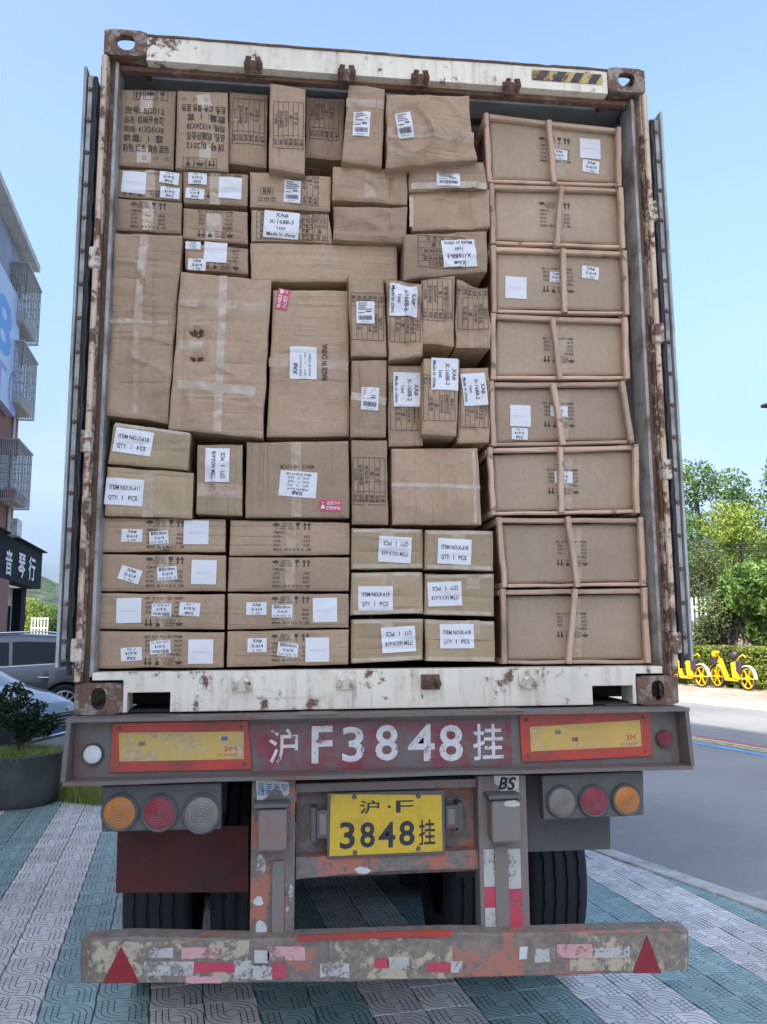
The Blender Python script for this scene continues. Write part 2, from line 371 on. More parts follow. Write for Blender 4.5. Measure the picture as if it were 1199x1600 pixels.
for i in range(-46, 26):
    strip = math.floor(i/2)
    for j in range(-34, 40):
        u = -.9045+(i+.5)*TS; w = (j+.5)*TS+(strip*.083) % TS
        p = s_*u+t_*w
        if p.x > kerb_x(p.y)+.17 or p.y > 6.1 or p.y < -7 or p.x < -11: continue
        v = Vector((p.x, p.y, 0))-CAM; d = v.dot(Fv)
        vis = False
        if d > .3:
            px = 599.5+FPX*v.dot(Rv)/d; py = 800-FPX*v.dot(Uv)/d; vis = -40 < px < 1240 and py < 1650
            if 200 < px < 900 and p.y > 3.2: vis = False
        tiles.append((0 if vis else 1, v.length, p, strip % 2))
tiles.sort(key=lambda q: (q[0], q[1]))
farb = {0: [], 1: []}
for n_, (nv, d, p, k) in enumerate(tiles):
    jz = rnd.uniform(-.0015, .0015)
    if n_ < 300 and not nv:
        o = bpy.data.objects.new('paving_tile', tm[k]); COL.objects.link(o); o.parent = pav
        o.location = (p.x, p.y, jz); o.rotation_euler = (rnd.uniform(-.004, .004), rnd.uniform(-.004, .004), ang)
        if p.x > kerb_x(p.y)-.20:       # cut to the kerb
            bm = bmesh.new(); bm.from_mesh(tm[k]); R2 = Matrix.Rotation(-ang, 3, 'Z'); kn = Vector((-kd.y, kd.x, 0)); kn = kn if kn.x > 0 else -kn
            c0 = R2 @ (Vector((kerb_x(p.y)-.004, p.y, 0))-Vector((p.x, p.y, 0))); bmesh.ops.bisect_plane(bm, geom=bm.verts[:]+bm.edges[:]+bm.faces[:], plane_co=c0, plane_no=R2 @ kn, clear_outer=True)
            me = bpy.data.meshes.new('cut_tile'); bm.to_mesh(me); n_v = len(bm.verts); bm.free(); me.materials.append(M['tile_teal' if k else 'tile_white'])
            if n_v < 3: bpy.data.objects.remove(o); continue
            o.data = me
    elif p.x < kerb_x(p.y)-.1: farb[k].append((p, jz))
for k in (0, 1):
    bm = bmesh.new(); uv = bm.loops.layers.uv.new('UVMap'); e = TS/2-.0016
    for p, jz in farb[k]:
        cs = [(-e, -e), (e, -e), (e, e), (-e, e)]
        f = bm.faces.new([bm.verts.new((p.x+s_.x*a+t_.x*b, p.y+s_.y*a+t_.y*b, jz-.001)) for a, b in cs])
        for l, c in zip(f.loops, cs): l[uv].uv = c
    me = bpy.data.meshes.new('paving_tiles'); bm.to_mesh(me); bm.free(); me.materials.append(M['tile_teal' if k else 'tile_white'])
    o = bpy.data.objects.new('paving_tiles', me); COL.objects.link(o); o.parent = pav; o['kind'] = 'stuff'
# near kerb stones, one by one
kb = tag(empty('kerb'), kind='structure')
y = -9.0
while y < 12:
    y2 = y+.62*abs(kd.y); b = MB()
    x1, x2 = kerb_x(y+.006), kerb_x(y2-.006); dz = rnd.uniform(-.003, .004)
    b.hexa([(x1, y+.006, -.2), (x1+.165, y+.006, -.2), (x1+.165, y+.006, .012+dz), (x1, y+.006, .012+dz), (x2, y2-.006, -.2), (x2+.165, y2-.006, -.2), (x2+.165, y2-.006, .012+dz), (x2, y2-.006, .012+dz)])
    b.build('kerb_stone', M['kerb'], kb, bev=.012); y = y2
# far pavement with its kerb
M['far_walk'] = None
s = NT('far_walk'); v = s.coord(); n1 = s.noise(s.coord((1, .5, 1)), .9, 3, .5); n2 = s.noise(v, 25, 4)
c = s.ramp(n1, (.42, (.42, .40, .33)), (.5, (.42, .27, .19)), (.56, (.46, .44, .38)), (.62, (.30, .38, .30)))
M['far_walk'] = s.set(s.mix(.3, c, s.ramp(n2, (.3, .6), (.7, 1)), 'MULTIPLY'), .85)
fy = [-10, 0, 20, 50, 90]
def strip_sheet(name, o0, o1, z, mat): return sheet(name, [(far_x(y)+o0, y) for y in fy]+[(far_x(y)+o1, y) for y in reversed(fy)], z, mat)
strip_sheet('far_pavement', .15, 6.0, 0, M['far_walk'])
b = MB()
for a, c in zip(range(-10, 60, 1), range(-9, 61, 1)):
    b.hexa([(far_x(a+.01), a+.01, -.2), (far_x(a+.01)+.2, a+.01, -.2), (far_x(a+.01)+.2, a+.01, .012), (far_x(a+.01), a+.01, .012), (far_x(c), c, -.2), (far_x(c)+.2, c, -.2), (far_x(c)+.2, c, .012), (far_x(c), c, .012)])
tag(b.build('far_kerb', M['kerb']), kind='structure')
# painted road lines
M['paint_white'] = dirty('paint_white', (.62, .62, .58), (.12, .12, .12), .35, 6, .7)
M['paint_yellow'] = dirty('paint_yellow', (.60, .47, .10), (.12, .12, .12), .35, 6, .7)
M['paint_blue'] = dirty('paint_blue', (.13, .36, .62), (.12, .12, .12), .3, 6, .7)
M['paint_red'] = dirty('paint_red', (.50, .12, .10), (.12, .12, .12), .3, 6, .7)
rl = tag(empty('road_markings'), kind='structure')
ld = (G(1199, 1172, -.12)-G(1075, 1151, -.12)).xy.normalized()
def road_line(px, py, w, mat):
    p = G(px, py, -.12).xy; n_ = Vector((-ld.y, ld.x)); a = p-ld*45; c = p+ld*12; b = MB()
    b.quad(*[(q.x, q.y, -.120) for q in (a-n_*w/2, c-n_*w/2, c+n_*w/2, a+n_*w/2)]); b.build('line', mat, rl)
road_line(1140, 1158.5, .16, M['paint_red']); road_line(1140, 1161, .10, M['paint_white']); road_line(1140, 1164.5, .13, M['paint_yellow']); road_line(1140, 1169.5, .20, M['paint_blue'])
# ------------------------------------------------------------------ container
M['cream'] = rusty('cream_paint', (.86, .79, .63), .15, 4.5)
M['post'] = rusty('post_paint', (.56, .48, .38), .46, 5)
M['casting'] = rusty('casting_steel', (.30, .26, .215), .48, 7)
M['sillp'] = rusty('sill_paint', (.82, .76, .62), .16, 4.5, True)
M['tan'] = rusty('tan_edge', (.70, .52, .36), .30, 7)
M['inside'] = dirty('inside_paint', (.40, .43, .44), (.16, .16, .15), .35, 2.5, .55)
M['skin'] = dirty('door_skin', (.46, .51, .49), (.16, .14, .11), .45, 3, .5, streak=True)
M['hinge'] = rusty('hinge_paint', (.66, .58, .46), .36, 9)
M['gasket'] = plain('gasket_rubber', (.02, .021, .023), .6, var=.3, bump=.2)
M['strip'] = dirty('gasket_strip', (.42, .42, .40), (.13, .09, .06), .5, 7, .5)
M['rust'] = rusty('bare_rust', (.26, .16, .11), .6, 10)
M['plywood'] = plain('floor_board', (.16, .10, .06), .7)
M['black'] = plain('black_steel', (.012, .012, .013), .7)
ZB, ZT, HX, LEN = 1.425, 4.321, 1.219, 12.19
cont = tag(empty('shipping_container', (0, 0, ZB)), 'rusty cream forty foot shipping container with its rear doors folded open on the trailer', 'container')
def local(o): o.location = (0, 0, -ZB); return o      # parts are modelled in world metres
def cpart(b, name, mat, **k): return local(b.build(name, mat, cont, **k))
def holed_plate(b, o, u, v, w, h_, rx, ry, t, n=24):
    """rectangular plate o + u*[0,w] + v*[0,h] with an oval hole, thickness vector t"""
    o, u, v, t = map(Vector, (o, u, v, t)); c = o+u*w/2+v*h_/2; i = len(b.v)
    for k in range(n):
        a = 2*math.pi*k/n; ca, sa = math.cos(a), math.sin(a)
        sc_ = min(w/2/max(1e-6, abs(ca)), h_/2/max(1e-6, abs(sa)))
        pw = 2.6; rr = (abs(ca/rx)**pw+abs(sa/ry)**pw)**(-1/pw)
        ou = c+u*ca*sc_+v*sa*sc_; inn = c+u*ca*rr+v*sa*rr
        b.v += [tuple(ou), tuple(inn), tuple(inn+t), tuple(ou+t)]
    for k in range(n):
        a = i+4*k; d = i+4*((k+1) % n)
        for m in range(3): b.f.append((a+m, d+m, d+m+1, a+m+1))
        b.f.append((a+3, d+3, d, a))
def casting(sx, top, y0):
    b = MB(); w, dp, h_ = .178, .162, .118; z0 = ZT-h_ if top else ZB; x0 = -HX if sx < 0 else HX-w; t = .024
    if y0 > 1:
        b.box(x0, x0+w, y0-dp, y0, z0, z0+h_)
    else:
        holed_plate(b, (x0, -.004, z0-.001), (1, 0, 0), (0, 0, 1), w, h_+.002, .028 if not top else .040, .042 if not top else .036, (0, t, 0))
        xs = x0 if sx < 0 else x0+w-t
        holed_plate(b, (xs, t, z0), (0, 1, 0), (0, 0, 1), dp-t, h_, .03, .036, (t, 0, 0))
        xo = x0+w-t if sx < 0 else x0
        b.box(xo, xo+t, t, dp, z0, z0+h_)
        if top:
            holed_plate(b, (x0+t, t, z0+h_-t), (1, 0, 0), (0, 1, 0), w-2*t, dp-2*t, .052, .05, (0, 0, t)); b.box(x0+t, x0+w-t, t, dp-t, z0, z0+t)
        else: b.box(x0+t, x0+w-t, t, dp-t, z0+h_-t, z0+h_); b.box(x0+t, x0+w-t, t, dp-t, z0, z0+t*.5)
        b.box(x0+t, x0+w-t, dp-t, dp, z0+t, z0+h_-t)
    cpart(b, 'corner_casting', M['casting'], bev=0 if y0 > 1 else 0)
for sx in (-1, 1):
    for top in (0, 1):
        casting(sx, top, 0); casting(sx, top, LEN)
for sx in (-1, 1):
    X = lambda a: sx*a
    b = MB()
    def bx(b, a0, a1, y0, y1, z0, z1): b.box(min(sx*a0, sx*a1), max(sx*a0, sx*a1), y0, y1, z0, z1)
    bx(b, 1.196, HX-.001, .012, .15, ZB+.118, ZT-.118); cpart(b, 'corner_post', M['post'], bev=.004)
    b = MB(); bx(b, 1.176, 1.195, .045, .15, ZB+.118, ZT-.118); cpart(b, 'post_recess', M['rust'])
    b = MB(); bx(b, 1.160, 1.175, .03, .16, ZB+.14, ZT-.13); cpart(b, 'post_inner_lip', M['strip'], bev=.003)
    # hinge edge: a paint-worn rod broken by lugs
    b = MB(); zs = [1.56, 1.72, 2.52, 2.63, 3.33, 3.44, 4.18]
    b = MB(); b.tube([(sx*1.212, -.004, z) for z in (1.55, 1.9, 2.3, 2.8, 3.3, 3.8, 4.19)], .0125, 8); cpart(b, 'hinge_rod', M['tan'], smooth=True)
    for py in ((403, 690, 1016) if sx < 0 else (330, 520, 733, 1005)):
        q = W(150 if sx < 0 else 1025, py, -.01); z = q.z
        b = MB(); b.box(min(sx*1.195, sx*1.238), max(sx*1.195, sx*1.238), -.026, .02, z-.045, z+.045); cpart(b, 'hinge', M['hinge'], bev=.008)
    # side wall with corrugation
    b = MB(); prof = []; y = .15; 
    while y < LEN-.15:
        prof += [(1.215, y), (1.215, y+.07), (1.180, y+.138), (1.180, y+.208)]; y += .276
    for (a0, y0), (a1, y1) in zip(prof, prof[1:]):
        b.quad((sx*a0, y0, ZB+.16), (sx*a1, y1, ZB+.16), (sx*a1, y1, ZT-.06), (sx*a0, y0, ZT-.06))
    cpart(b, 'side_wall', M['inside'], fix=False)
    b = MB(); bx(b, 1.178, HX-.002, .165, LEN-.163, ZB+.01, ZB+.16); bx(b, 1.178, HX-.002, .165, LEN-.163, ZT-.06, ZT-.002); cpart(b, 'side_rail', M['cream'])
    # folded door leaf lying back along the side
    zb, zt = W(110 if sx < 0 else 1070, 1043 if sx < 0 else 1033, 0).z, W(150 if sx < 0 else 1012, 104 if sx < 0 else 172, 0).z
    door = local(empty('door_leaf', parent=cont)); 
    b = MB(); bx(b, 1.286, 1.298, .0, 1.16, zb, zt); o = b.build('door_skin', M['skin'], door, bev=.002)
    b = MB(); bx(b, 1.252, 1.285, .035, 1.12, zb+.02, zt-.02); b.build('door_frame', M['inside'], door)
    b = MB(); bx(b, 1.262, 1.281, .012, .034, zb+.03, zt-.04); b.build('retaining_strip', M['strip'], door, bev=.002)
    b = MB(); n = 60
    b.tube([(sx*(1.244+.003*math.sin(k*1.7)), .004+.003*math.sin(k*2.3), zb-.03+(zt-zb-.02)*k/n) for k in range(n+1)], .010, 8); b.build('gasket', M['gasket'], door, smooth=True)
    b = MB(); bx(b, 1.224, 1.232, .02, .05, zb-.05, zt+.02); b.build('gasket_flap', M['gasket'], door)
    for k in range(17):
        z = zb+.1+k*(zt-zb-.2)/16; b = MB(); b.lathe([(0, .004), (.008, .005), (.010, .012)], (sx*1.2715, 0, z), 'Y', 8); b.build('bolt', M['rust'], door, smooth=True)
    for a in (.25, .75):
        b = MB(); b.tube([(sx*1.31, a, zb), (sx*1.31, a, zt)], .015, 8); b.build('lock_rod', M['tan'], door, smooth=True)
# header over the door
b = MB(); hz = []
n = 40
for k in range(n+1):
    t = k/n; x = -1.04+2.08*t; dz = .006*noise.noise(Vector((x*3, 1, 2)))-.004*math.sin(t*math.pi)
    hz.append((x, dz))
for (xa, da), (xb, db) in zip(hz, hz[1:]):
    z0, z1 = ZT-.128, ZT-.012
    b.hexa([(xa, .006, z0), (xb, .006, z0), (xb, .006, z1+db), (xa, .006, z1+da), (xa, .11, z0), (xb, .11, z0), (xb, .11, z1+db), (xa, .11, z1+da)])
b2 = MB()
for (xa, da), (xb, db) in zip(hz, hz[1:]):
    pts = [(.006, ZT-.128), (.006, ZT-.012), (.11, ZT-.012)]
    for (ya, za), (yb, zb_) in zip(pts, pts[1:]):
        ia = 1 if za > ZT-.1 else 0; ib = 1 if zb_ > ZT-.1 else 0
        b2.quad((xa, ya, za+da*ia), (xb, ya, za+db*ia), (xb, yb, zb_+db*ib), (xa, yb, zb_+da*ib))
b2.quad((-1.04, .006, ZT-.128), (1.04, .006, ZT-.128), (1.04, .11, ZT-.128), (-1.04, .11, ZT-.128))
cpart(b2, 'door_header', M['cream'], weld=True)
b = MB(); b.box(-1.159, 1.159, .05, .085, ZT-.150, ZT-.1285); cpart(b, 'header_recess', M['rust'], bev=.003)
b = MB(); b.tube([(-1.04+2.08*k/50, .004+.004*noise.noise(Vector((k*.5, 0, 0))), ZT-.012+hz[min(40, int(k*.8))][1]+.003*noise.noise(Vector((k*.9, 3, 0)))) for k in range(51)], .006, 6); cpart(b, 'header_edge', M['rust'], smooth=True)
b = MB()
y = .17
prof = []
while y < LEN-.2: prof += [(ZT-.03, y), (ZT-.03, y+.09), (ZT-.05, y+.104), (ZT-.05, y+.194)]; y += .209
for (za, ya), (zb_, yb) in zip(prof, prof[1:]): b.quad((-1.178, ya, za), (1.178, ya, za), (1.178, yb, zb_), (-1.178, yb, zb_))
cpart(b, 'roof', M['inside'], fix=False)
b = MB(); b.box(-1.176, 1.176, .171, .30, ZT-.10, ZT-.052); cpart(b, 'roof_end_panel', M['inside'])
b = MB(); b.box(-1.176, 1.176, LEN-.16, LEN-.12, ZB+.12, ZT-.05); cpart(b, 'front_wall', M['inside'])
b = MB(); b.box(-1.176, 1.176, .13, LEN-.17, ZB+.128, ZB+.156); cpart(b, 'floor_panel', M['plywood'])
b = MB()
for k in range(30): b.box(-1.176, 1.176, .3+k*.4, .345+k*.4, ZB+.012, ZB+.127)
cpart(b, 'floor_cross_member', M['black'])
# sill with its two pockets
w2 = lambda px, py, Y=0: (W(px, py, Y).x, W(px, py, Y).z)
nl0, nl1, nr0, nr1 = W(199, 1090, 0).x, W(266, 1090, 0).x, W(927, 1085, 0).x, W(990, 1085, 0).x
zt_, zn = ZB+.158, ZB+.080
b = MB(); b.slab([(-1.04, ZB+.004), (nl0, ZB+.004), (nl0, zn), (nl1, zn), (nl1, ZB+.004), (nr0, ZB+.004), (nr0, zn), (nr1, zn), (nr1, ZB+.004), (1.04, ZB+.004), (1.04, zt_-.03), (1.158, zt_-.03), (1.158, zt_), (-1.158, zt_), (-1.158, zt_-.03), (-1.04, zt_-.03)], .004, .128)
cpart(b, 'door_sill', M['sillp'], bev=.003)
b = MB(); b.box(nl0-.01, nl1+.01, .05, .9, ZB+.001, ZB+.012); b.box(nr0-.01, nr1+.01, .05, .9, ZB+.001, ZB+.012); cpart(b, 'pocket_base', M['black'])
b = MB(); q0, q1 = W(396, 1057, 0), W(513, 1089, 0); b.box(q0.x, q1.x, .0015, .004, q1.z, q0.z); cpart(b, 'sill_plate', M['sillp'])
def keeper(px, py, mat, top):
    p = W(px, py, -.02); k = local(empty('lock_keeper', parent=cont))
    b = MB(); b.box(p.x-.038, p.x+.038, -.006, .003, p.z-.03, p.z+.03); b.build('keeper_plate', mat, k, bev=.002)
    for sx in (-1, 1):
        b = MB(); b.tube([(p.x+sx*.026, -.004, p.z-.02*sx*0-.012), (p.x+sx*.028, -.034, p.z-.006), (p.x+sx*.022, -.045, p.z+.010), (p.x+sx*.012, -.032, p.z+.020)], [.014, .013, .011, .007], 8); b.build('keeper_lug', mat, k, smooth=True)
for px, py in ((396, 100), (542, 113), (657, 121), (800, 134)): keeper(px, py, M['rust'], 1)
for px, py, m in ((378, 1069, 'sillp'), (541, 1066, 'sillp'), (674, 1066, 'rust'), (827, 1065, 'sillp')): keeper(px, py, M[m], 0)
# black and yellow hazard strip on the header
M['haz_y'] = rusty('hazard_yellow', (.52, .40, .14), .22, 6); M['haz_k'] = dirty('hazard_black', (.045, .055, .07), (.2, .12, .07), .45, 8, .7)
hs = local(empty('hazard_strip', parent=cont))
x0, x1 = W(832, 128, 0).x, W(943, 136, 0).x; z1 = ZT-.036; z0 = ZT-.088; b = MB(); b.box(x0, x1, .003, .0055, z0, z1); b.build('yellow_band', M['haz_y'], hs)
p = (x1-x0)/4.05
for k in range(4):
    xa = x0+.012+k*p; b = MB(); b.slab([(xa, z0+.001), (min(x1, xa+p*.48), z0+.001), (min(x1, xa+p*.86), z1-.001), (xa+p*.38, z1-.001)], .0018, .0029); b.build('black_stripe', M['haz_k'], hs)
# ------------------------------------------------------------------ trailer
M['beam'] = dirty('grimy_beam', (.175, .158, .142), (.22, .095, .065), .36, 3.5, .6, bump=.3, streak=True)
M['redsteel'] = worn('faded_red_steel', (.50, .145, .085), (.26, .215, .185), .62, 4.5, .6, .35)
M['greysteel'] = worn('dusty_grey_steel', (.225, .205, .18), (.34, .15, .11), .28, 5, .75, .3, (.24, .16, .13))
M['rubber'] = dirty('tyre_rubber', (.022, .023, .026), (.05, .047, .042), .4, 5, .8)
M['dark'] = dirty('underbody', (.035, .03, .028), (.07, .03, .02), .4, 3, .8)
M['white_spray'] = worn('white_spray', (.74, .73, .70), (.34, .16, .15), .30, 22, .6, .15)
M['maroon'] = None
s = NT('maroon_patch'); v = s.coord(); n1 = s.noise(v, 7, 7, .7); M['maroon'] = s.set(s.mix(s.ramp(n1, (.40, 0), (.60, 1)), (.235, .028, .042), (.15, .125, .115)), .5)
tr = tag(empty('container_trailer', (0, 0, 0)), 'grimy red skeletal semi-trailer with painted licence number carrying the open container', 'trailer')
def tp(b, name, mat, parent=None, **k): return b.build(name, mat, parent or tr, **k)
def wob(x, s, a): return a*noise.noise(Vector((x*2.2, s, 0)))
BZ0, BZ1 = 1.183, 1.421
def strip_beam(b, za, zb_, ya, yb, sd, amp, x0=-1.222, x1=1.212, n=36):
    for k in range(n):
        xa = x0+(x1-x0)*k/n; xb = x0+(x1-x0)*(k+1)/n; da = wob(xa, sd, amp); db = wob(xb, sd, amp)
        b.v += [(xa, ya+da, za+da*.4), (xb, ya+db, za+db*.4), (xb, ya+db, zb_+db*.4), (xa, ya+da, zb_+da*.4), (xa, yb, za), (xb, yb, za), (xb, yb, zb_), (xa, yb, zb_)]
        i = len(b.v)-8
        for f in ((0, 1, 2, 3), (7, 6, 5, 4), (0, 4, 5, 1), (3, 2, 6, 7)): b.f.append(tuple(i+q for q in f))
    return b
b = MB(); b.box(-1.205, 1.195, -.030, .02, BZ0+.012, BZ1-.014); tp(b, 'rear_beam', M['beam'])
tp(strip_beam(MB(), BZ1-.014, BZ1, -.112, .10, 1, .004), 'top_flange', M['beam'], weld=True)
tp(strip_beam(MB(), BZ0-.002, BZ0+.012, -.112, .06, 5, .007), 'bottom_flange', M['beam'], weld=True)
for sx in (-1, 1):
    b = MB(); xs = -1.222 if sx < 0 else 1.212
    b.hexa([(xs-.008, -.11, BZ0+.012), (xs+.008, -.11, BZ0+.012), (xs-sx*.012+.008, -.11, BZ1-.014), (xs-sx*.012-.008, -.11, BZ1-.014), (xs-.008-sx*.02, .1, BZ0+.012), (xs+.008-sx*.02, .1, BZ0+.012), (xs+.008-sx*.02, .1, BZ1-.014), (xs-.008-sx*.02, .1, BZ1-.014)])
    tp(b, 'end_plate', M['beam'])
b = MB(); q = [(455, 1104), (470, 1097)]; b.box(-.36, -.22, -.12, 0, BZ1+.0005, BZ1+.003); tp(b, 'twistlock_pad', M['greysteel']); b = MB(); b.box(.40, .52, -.12, 0, BZ1+.0005, BZ1+.003); tp(b, 'twistlock_pad', M['greysteel'])
def quad_plate(px, Y, t=.003):
    pts = [(W(x, y, Y).x, W(x, y, Y).z) for x, y in px]; return MB().slab(pts, Y, Y+t)
tp(quad_plate([(392, 1131), (798, 1123), (801, 1196), (396, 1206)], -.0335), 'painted_patch', M['maroon'])
def glyph_box(ch, x0, y0, x1, y1, Y, mat, parent, name, bold=.02, slant=0, res=3):
    v, f, a0, a1, b0, b1 = glyphs(ch, bold, res)
    P0, P1 = W(x0, y1, Y), W(x1, y0, Y); b = MB()
    for x, y in v: u = (x-a0)/(a1-a0); w = (y-b0)/(b1-b0); b.v.append((P0.x+(P1.x-P0.x)*u+slant*(P1.z-P0.z)*w, Y, P0.z+(P1.z-P0.z)*w))
    b.f = list(f); o = b.build(name, mat, parent, fix=False); return o
for ch, x0, y0, x1, y1 in (('沪', 420, 1138, 466, 1194), ('F', 487, 1134, 520, 1193), ('3', 535, 1135, 569, 1191), ('8', 587, 1132, 622, 1189), ('4', 638, 1131, 679, 1190), ('8', 687, 1132, 723, 1190), ('挂', 740, 1130, 786, 1188)):
    o = glyph_box(ch, x0, y0, x1, y1, -.0350, M['white_spray'], tr, 'stencil_character', .016 if ord(ch) < 200 else .010)
# conspicuity boards
M['red_tape'] = dirty('red_reflector', (.58, .05, .032), (.26, .07, .05), .62, 6, .35); M['yel_tape'] = worn('yellow_reflector', (.72, .46, .10), (.42, .29, .12), .46, 7, .4, .5, (.60, .48, .27))
M['redink'] = plain('red_ink', (.50, .03, .03), .5); M['ink'] = plain('black_ink', (.02, .02, .022), .6); M['whitelamp'] = plain('white_plastic', (.7, .7, .68), .35)
M['blueink'] = plain('blue_ink', (.05, .14, .35), .6)
for red, yel, tx in (([(176, 1130), (387, 1126), (394, 1202), (171, 1207)], [(186, 1145), (381, 1143), (381, 1186), (187, 1190)], (350, 1166, 370, 1174)), ([(812, 1117), (1016, 1111), (1019, 1181), (816, 1191)], [(828, 1136), (1000, 1125), (1003, 1166), (830, 1174)], (979, 1148, 993, 1157))):
    e = empty('marker_board', parent=tr)
    quad_plate(red, -.041, .006).build('red_border', M['red_tape'], e, bev=.001)
    quad_plate(yel, -.0425, .0013).build('yellow_panel', M['yel_tape'], e)
    g = glyph_box('3M', *tx, -.0430, M['redink'], e, 'board_lettering', 0)
    glyph_box('反光标识', tx[0]-10, tx[3]+3, tx[2]+2, tx[3]+8, -.0430, M['redink'], e, 'board_lettering', .0)
    for k, (cx, cy) in enumerate(red):
        mxx = sum(p[0] for p in red)/4; myy = sum(p[1] for p in red)/4; p = W(cx+(mxx-cx)*.10, cy+(myy-cy)*.25, -.041)
        MB().lathe([(0, -.005), (.006, -.004), (.007, 0)], (p.x, -.041, p.z), 'Y', 8).build('rivet', M['rust'], e, smooth=True)
for x, y, m in ((222, 1162, 'ink'), (351, 1154, 'blueink'), (872, 1144, 'ink'), (899, 1155, 'rust')):
    p = W(x, y, -.043); MB().box(p.x-.012, p.x+.012, -.0436, -.0427, p.z-.008, p.z+.008).build('sticker_scrap', M['greysteel'] if m == 'ink' else M[m], tr)
# lamps
def lens(name, col, tr_=0, rough=.25):
    s = NT(name); v = s.coord(); n1 = s.noise(v, 9, 6, .65); c = s.mix(s.ramp(n1, (.42, 0), (.78, .75)), col, (.13, .11, .095)); s.bump(n1, .1, .002)
    return s.set(c, s.ramp(n1, (.3, rough), (.7, .6)))
M['amber'] = lens('amber_lens', (.56, .20, .03)); M['redlens'] = lens('red_lens', (.30, .02, .04)); M['clear'] = lens('grey_lens', (.22, .20, .165))
M['lampmetal'] = dirty('lamp_housing', (.12, .115, .11), (.15, .13, .11), .4, 6, .6)
def lamp(px, py, r, Y, mat, parent, name='tail_lamp'):
    p = W(px, py, Y); e = empty(name, (p.x, Y, p.z), parent=parent)
    MB().lathe([(r*1.22, .0), (r*1.22, -.010), (r*1.12, -.018), (r*1.0, -.014)], (0, 0, 0), 'Y', 36).build('lamp_rim', M['lampmetal'], e, smooth=True)
    pr = [(0, -.026)]
    for k in range(1, 7): rr = r*k/6; pr += [(rr-.5*r/6, -.026+.010*(k/6)**2-.0020), (rr, -.026+.010*(k/6)**2+.0012)]
    pr += [(r, -.008)]
    MB().lathe(pr, (0, 0, 0), 'Y', 40).build('lens', mat, e, smooth=True)
    return e
for pl, ls in (([(159, 1229), (346, 1223), (346, 1296), (159, 1300)], ((188, 1269, 'amber', 24), (250, 1270, 'redlens', 24), (316, 1271, 'clear', 26))), ([(847, 1212), (1006, 1205), (1007, 1274), (850, 1282)], ((877, 1252, 'clear', 22), (927, 1251, 'redlens', 22), (978, 1249, 'amber', 22)))):
    quad_plate(pl, -.05, .055).build('lamp_plate', M['lampmetal'], tr, bev=.006)
    for px, py, m, r in ls: lamp(px, py, r/390*.92, -.052, M[m], tr)
lamp(1037, 1154, .029, -.033, M['redlens'], tr, 'marker_lamp'); lamp(146, 1178, .033, -.033, M['whitelamp'], tr, 'marker_lamp')
# posts, frame, number plate
def pxbox(px0, py0, px1, py1, Y, d):
    a, c = W(px0, py1, Y), W(px1, py0, Y); return MB().box(a.x, c.x, Y, Y+d, a.z, c.z)
tp(pxbox(390, 1219, 462, 1472, -.03, .09), 'frame_post', M['redsteel'], bev=.004)
tp(pxbox(752, 1211, 822, 1462, -.03, .09), 'frame_post', M['greysteel'], bev=.004)
tp(pxbox(424, 1345, 445, 1470, -.045, .0145), 'post_rib', M['greysteel'], bev=.003)
tp(pxbox(776, 1322, 794, 1460, -.038, .0075), 'post_rib', M['greysteel'], bev=.003)
for q in ((402, 1264, 449, 1332), (770, 1250, 814, 1318)):
    e = empty('bump_stop', parent=tr); pxbox(*q, -.115, .084).build('stop_block', M['greysteel'], e, bev=.01)
    pxbox(q[0]-6, q[1]-8, q[2]+2, q[1], -.125, .094).build('stop_cap', M['lampmetal'], e, bev=.004)
tp(pxbox(462.5, 1216, 751.5, 1372, .07, .02), 'back_plate', M['redsteel'])
b = MB(); n = 24
for k in range(n):
    xa, xb = 462.5+(751.5-462.5)*k/n, 462.5+(751.5-462.5)*(k+1)/n
    f = lambda x: (1374+(1358-1374)*(x-462)/290-5*math.sin((x-462)/290*math.pi), 1340+(1328-1340)*(x-462)/290)
    A0, A1, B0, B1 = W(xa, f(xa)[0], .0), W(xa, f(xa)[1], .0), W(xb, f(xb)[0], .0), W(xb, f(xb)[1], .0)
    b.hexa([A0, B0, B1, A1, A0+Vector((0, .07, 0)), B0+Vector((0, .07, 0)), B1+Vector((0, .07, 0)), A1+Vector((0, .07, 0))])
tp(b, 'lower_cross_bar', M['redsteel'], weld=True)
tp(pxbox(462.5, 1217, 751.5, 1238, .0, .069), 'upper_cross_bar', M['greysteel'])
M['plate_y'] = dirty('plate_yellow', (.72, .47, .03), (.40, .28, .06), .28, 6, .4, fine=30)
M['plate_k'] = plain('plate_black', (.025, .028, .03), .5)
lp = empty('number_plate', parent=tr)
pxbox(511, 1234, 695, 1342, -.012, .01).build('plate_backing', M['lampmetal'], lp, bev=.004)
quad_plate([(517, 1241), (690, 1242), (692, 1330), (515, 1338)], -.0150, .0025).build('plate_face', M['plate_y'], lp, bev=.001)
for ch, x0, y0, x1, y1, bd in (('沪', 562, 1250, 593, 1272, .014), ('·', 606, 1258, 611, 1263, .03), ('F', 619, 1250, 646, 1270, .0), ('3', 531, 1284, 555, 1327, .02), ('8', 563, 1284, 586, 1325, .02), ('4', 592, 1284, 618, 1325, .02), ('8', 624, 1282, 648, 1322, .02), ('挂', 655, 1280, 680, 1321, .012)):
    glyph_box(ch, x0, y0, x1, y1, -.0156, M['plate_k'], lp, 'plate_character', bd)
for x, y in ((554, 1245), (654, 1244), (555, 1332), (654, 1326)):
    p = W(x, y, -.015); MB().lathe([(0, -.007), (.008, -.006), (.010, 0)], (p.x, -.015, p.z), 'Y', 10).build('plate_bolt', M['lampmetal'], lp, smooth=True)
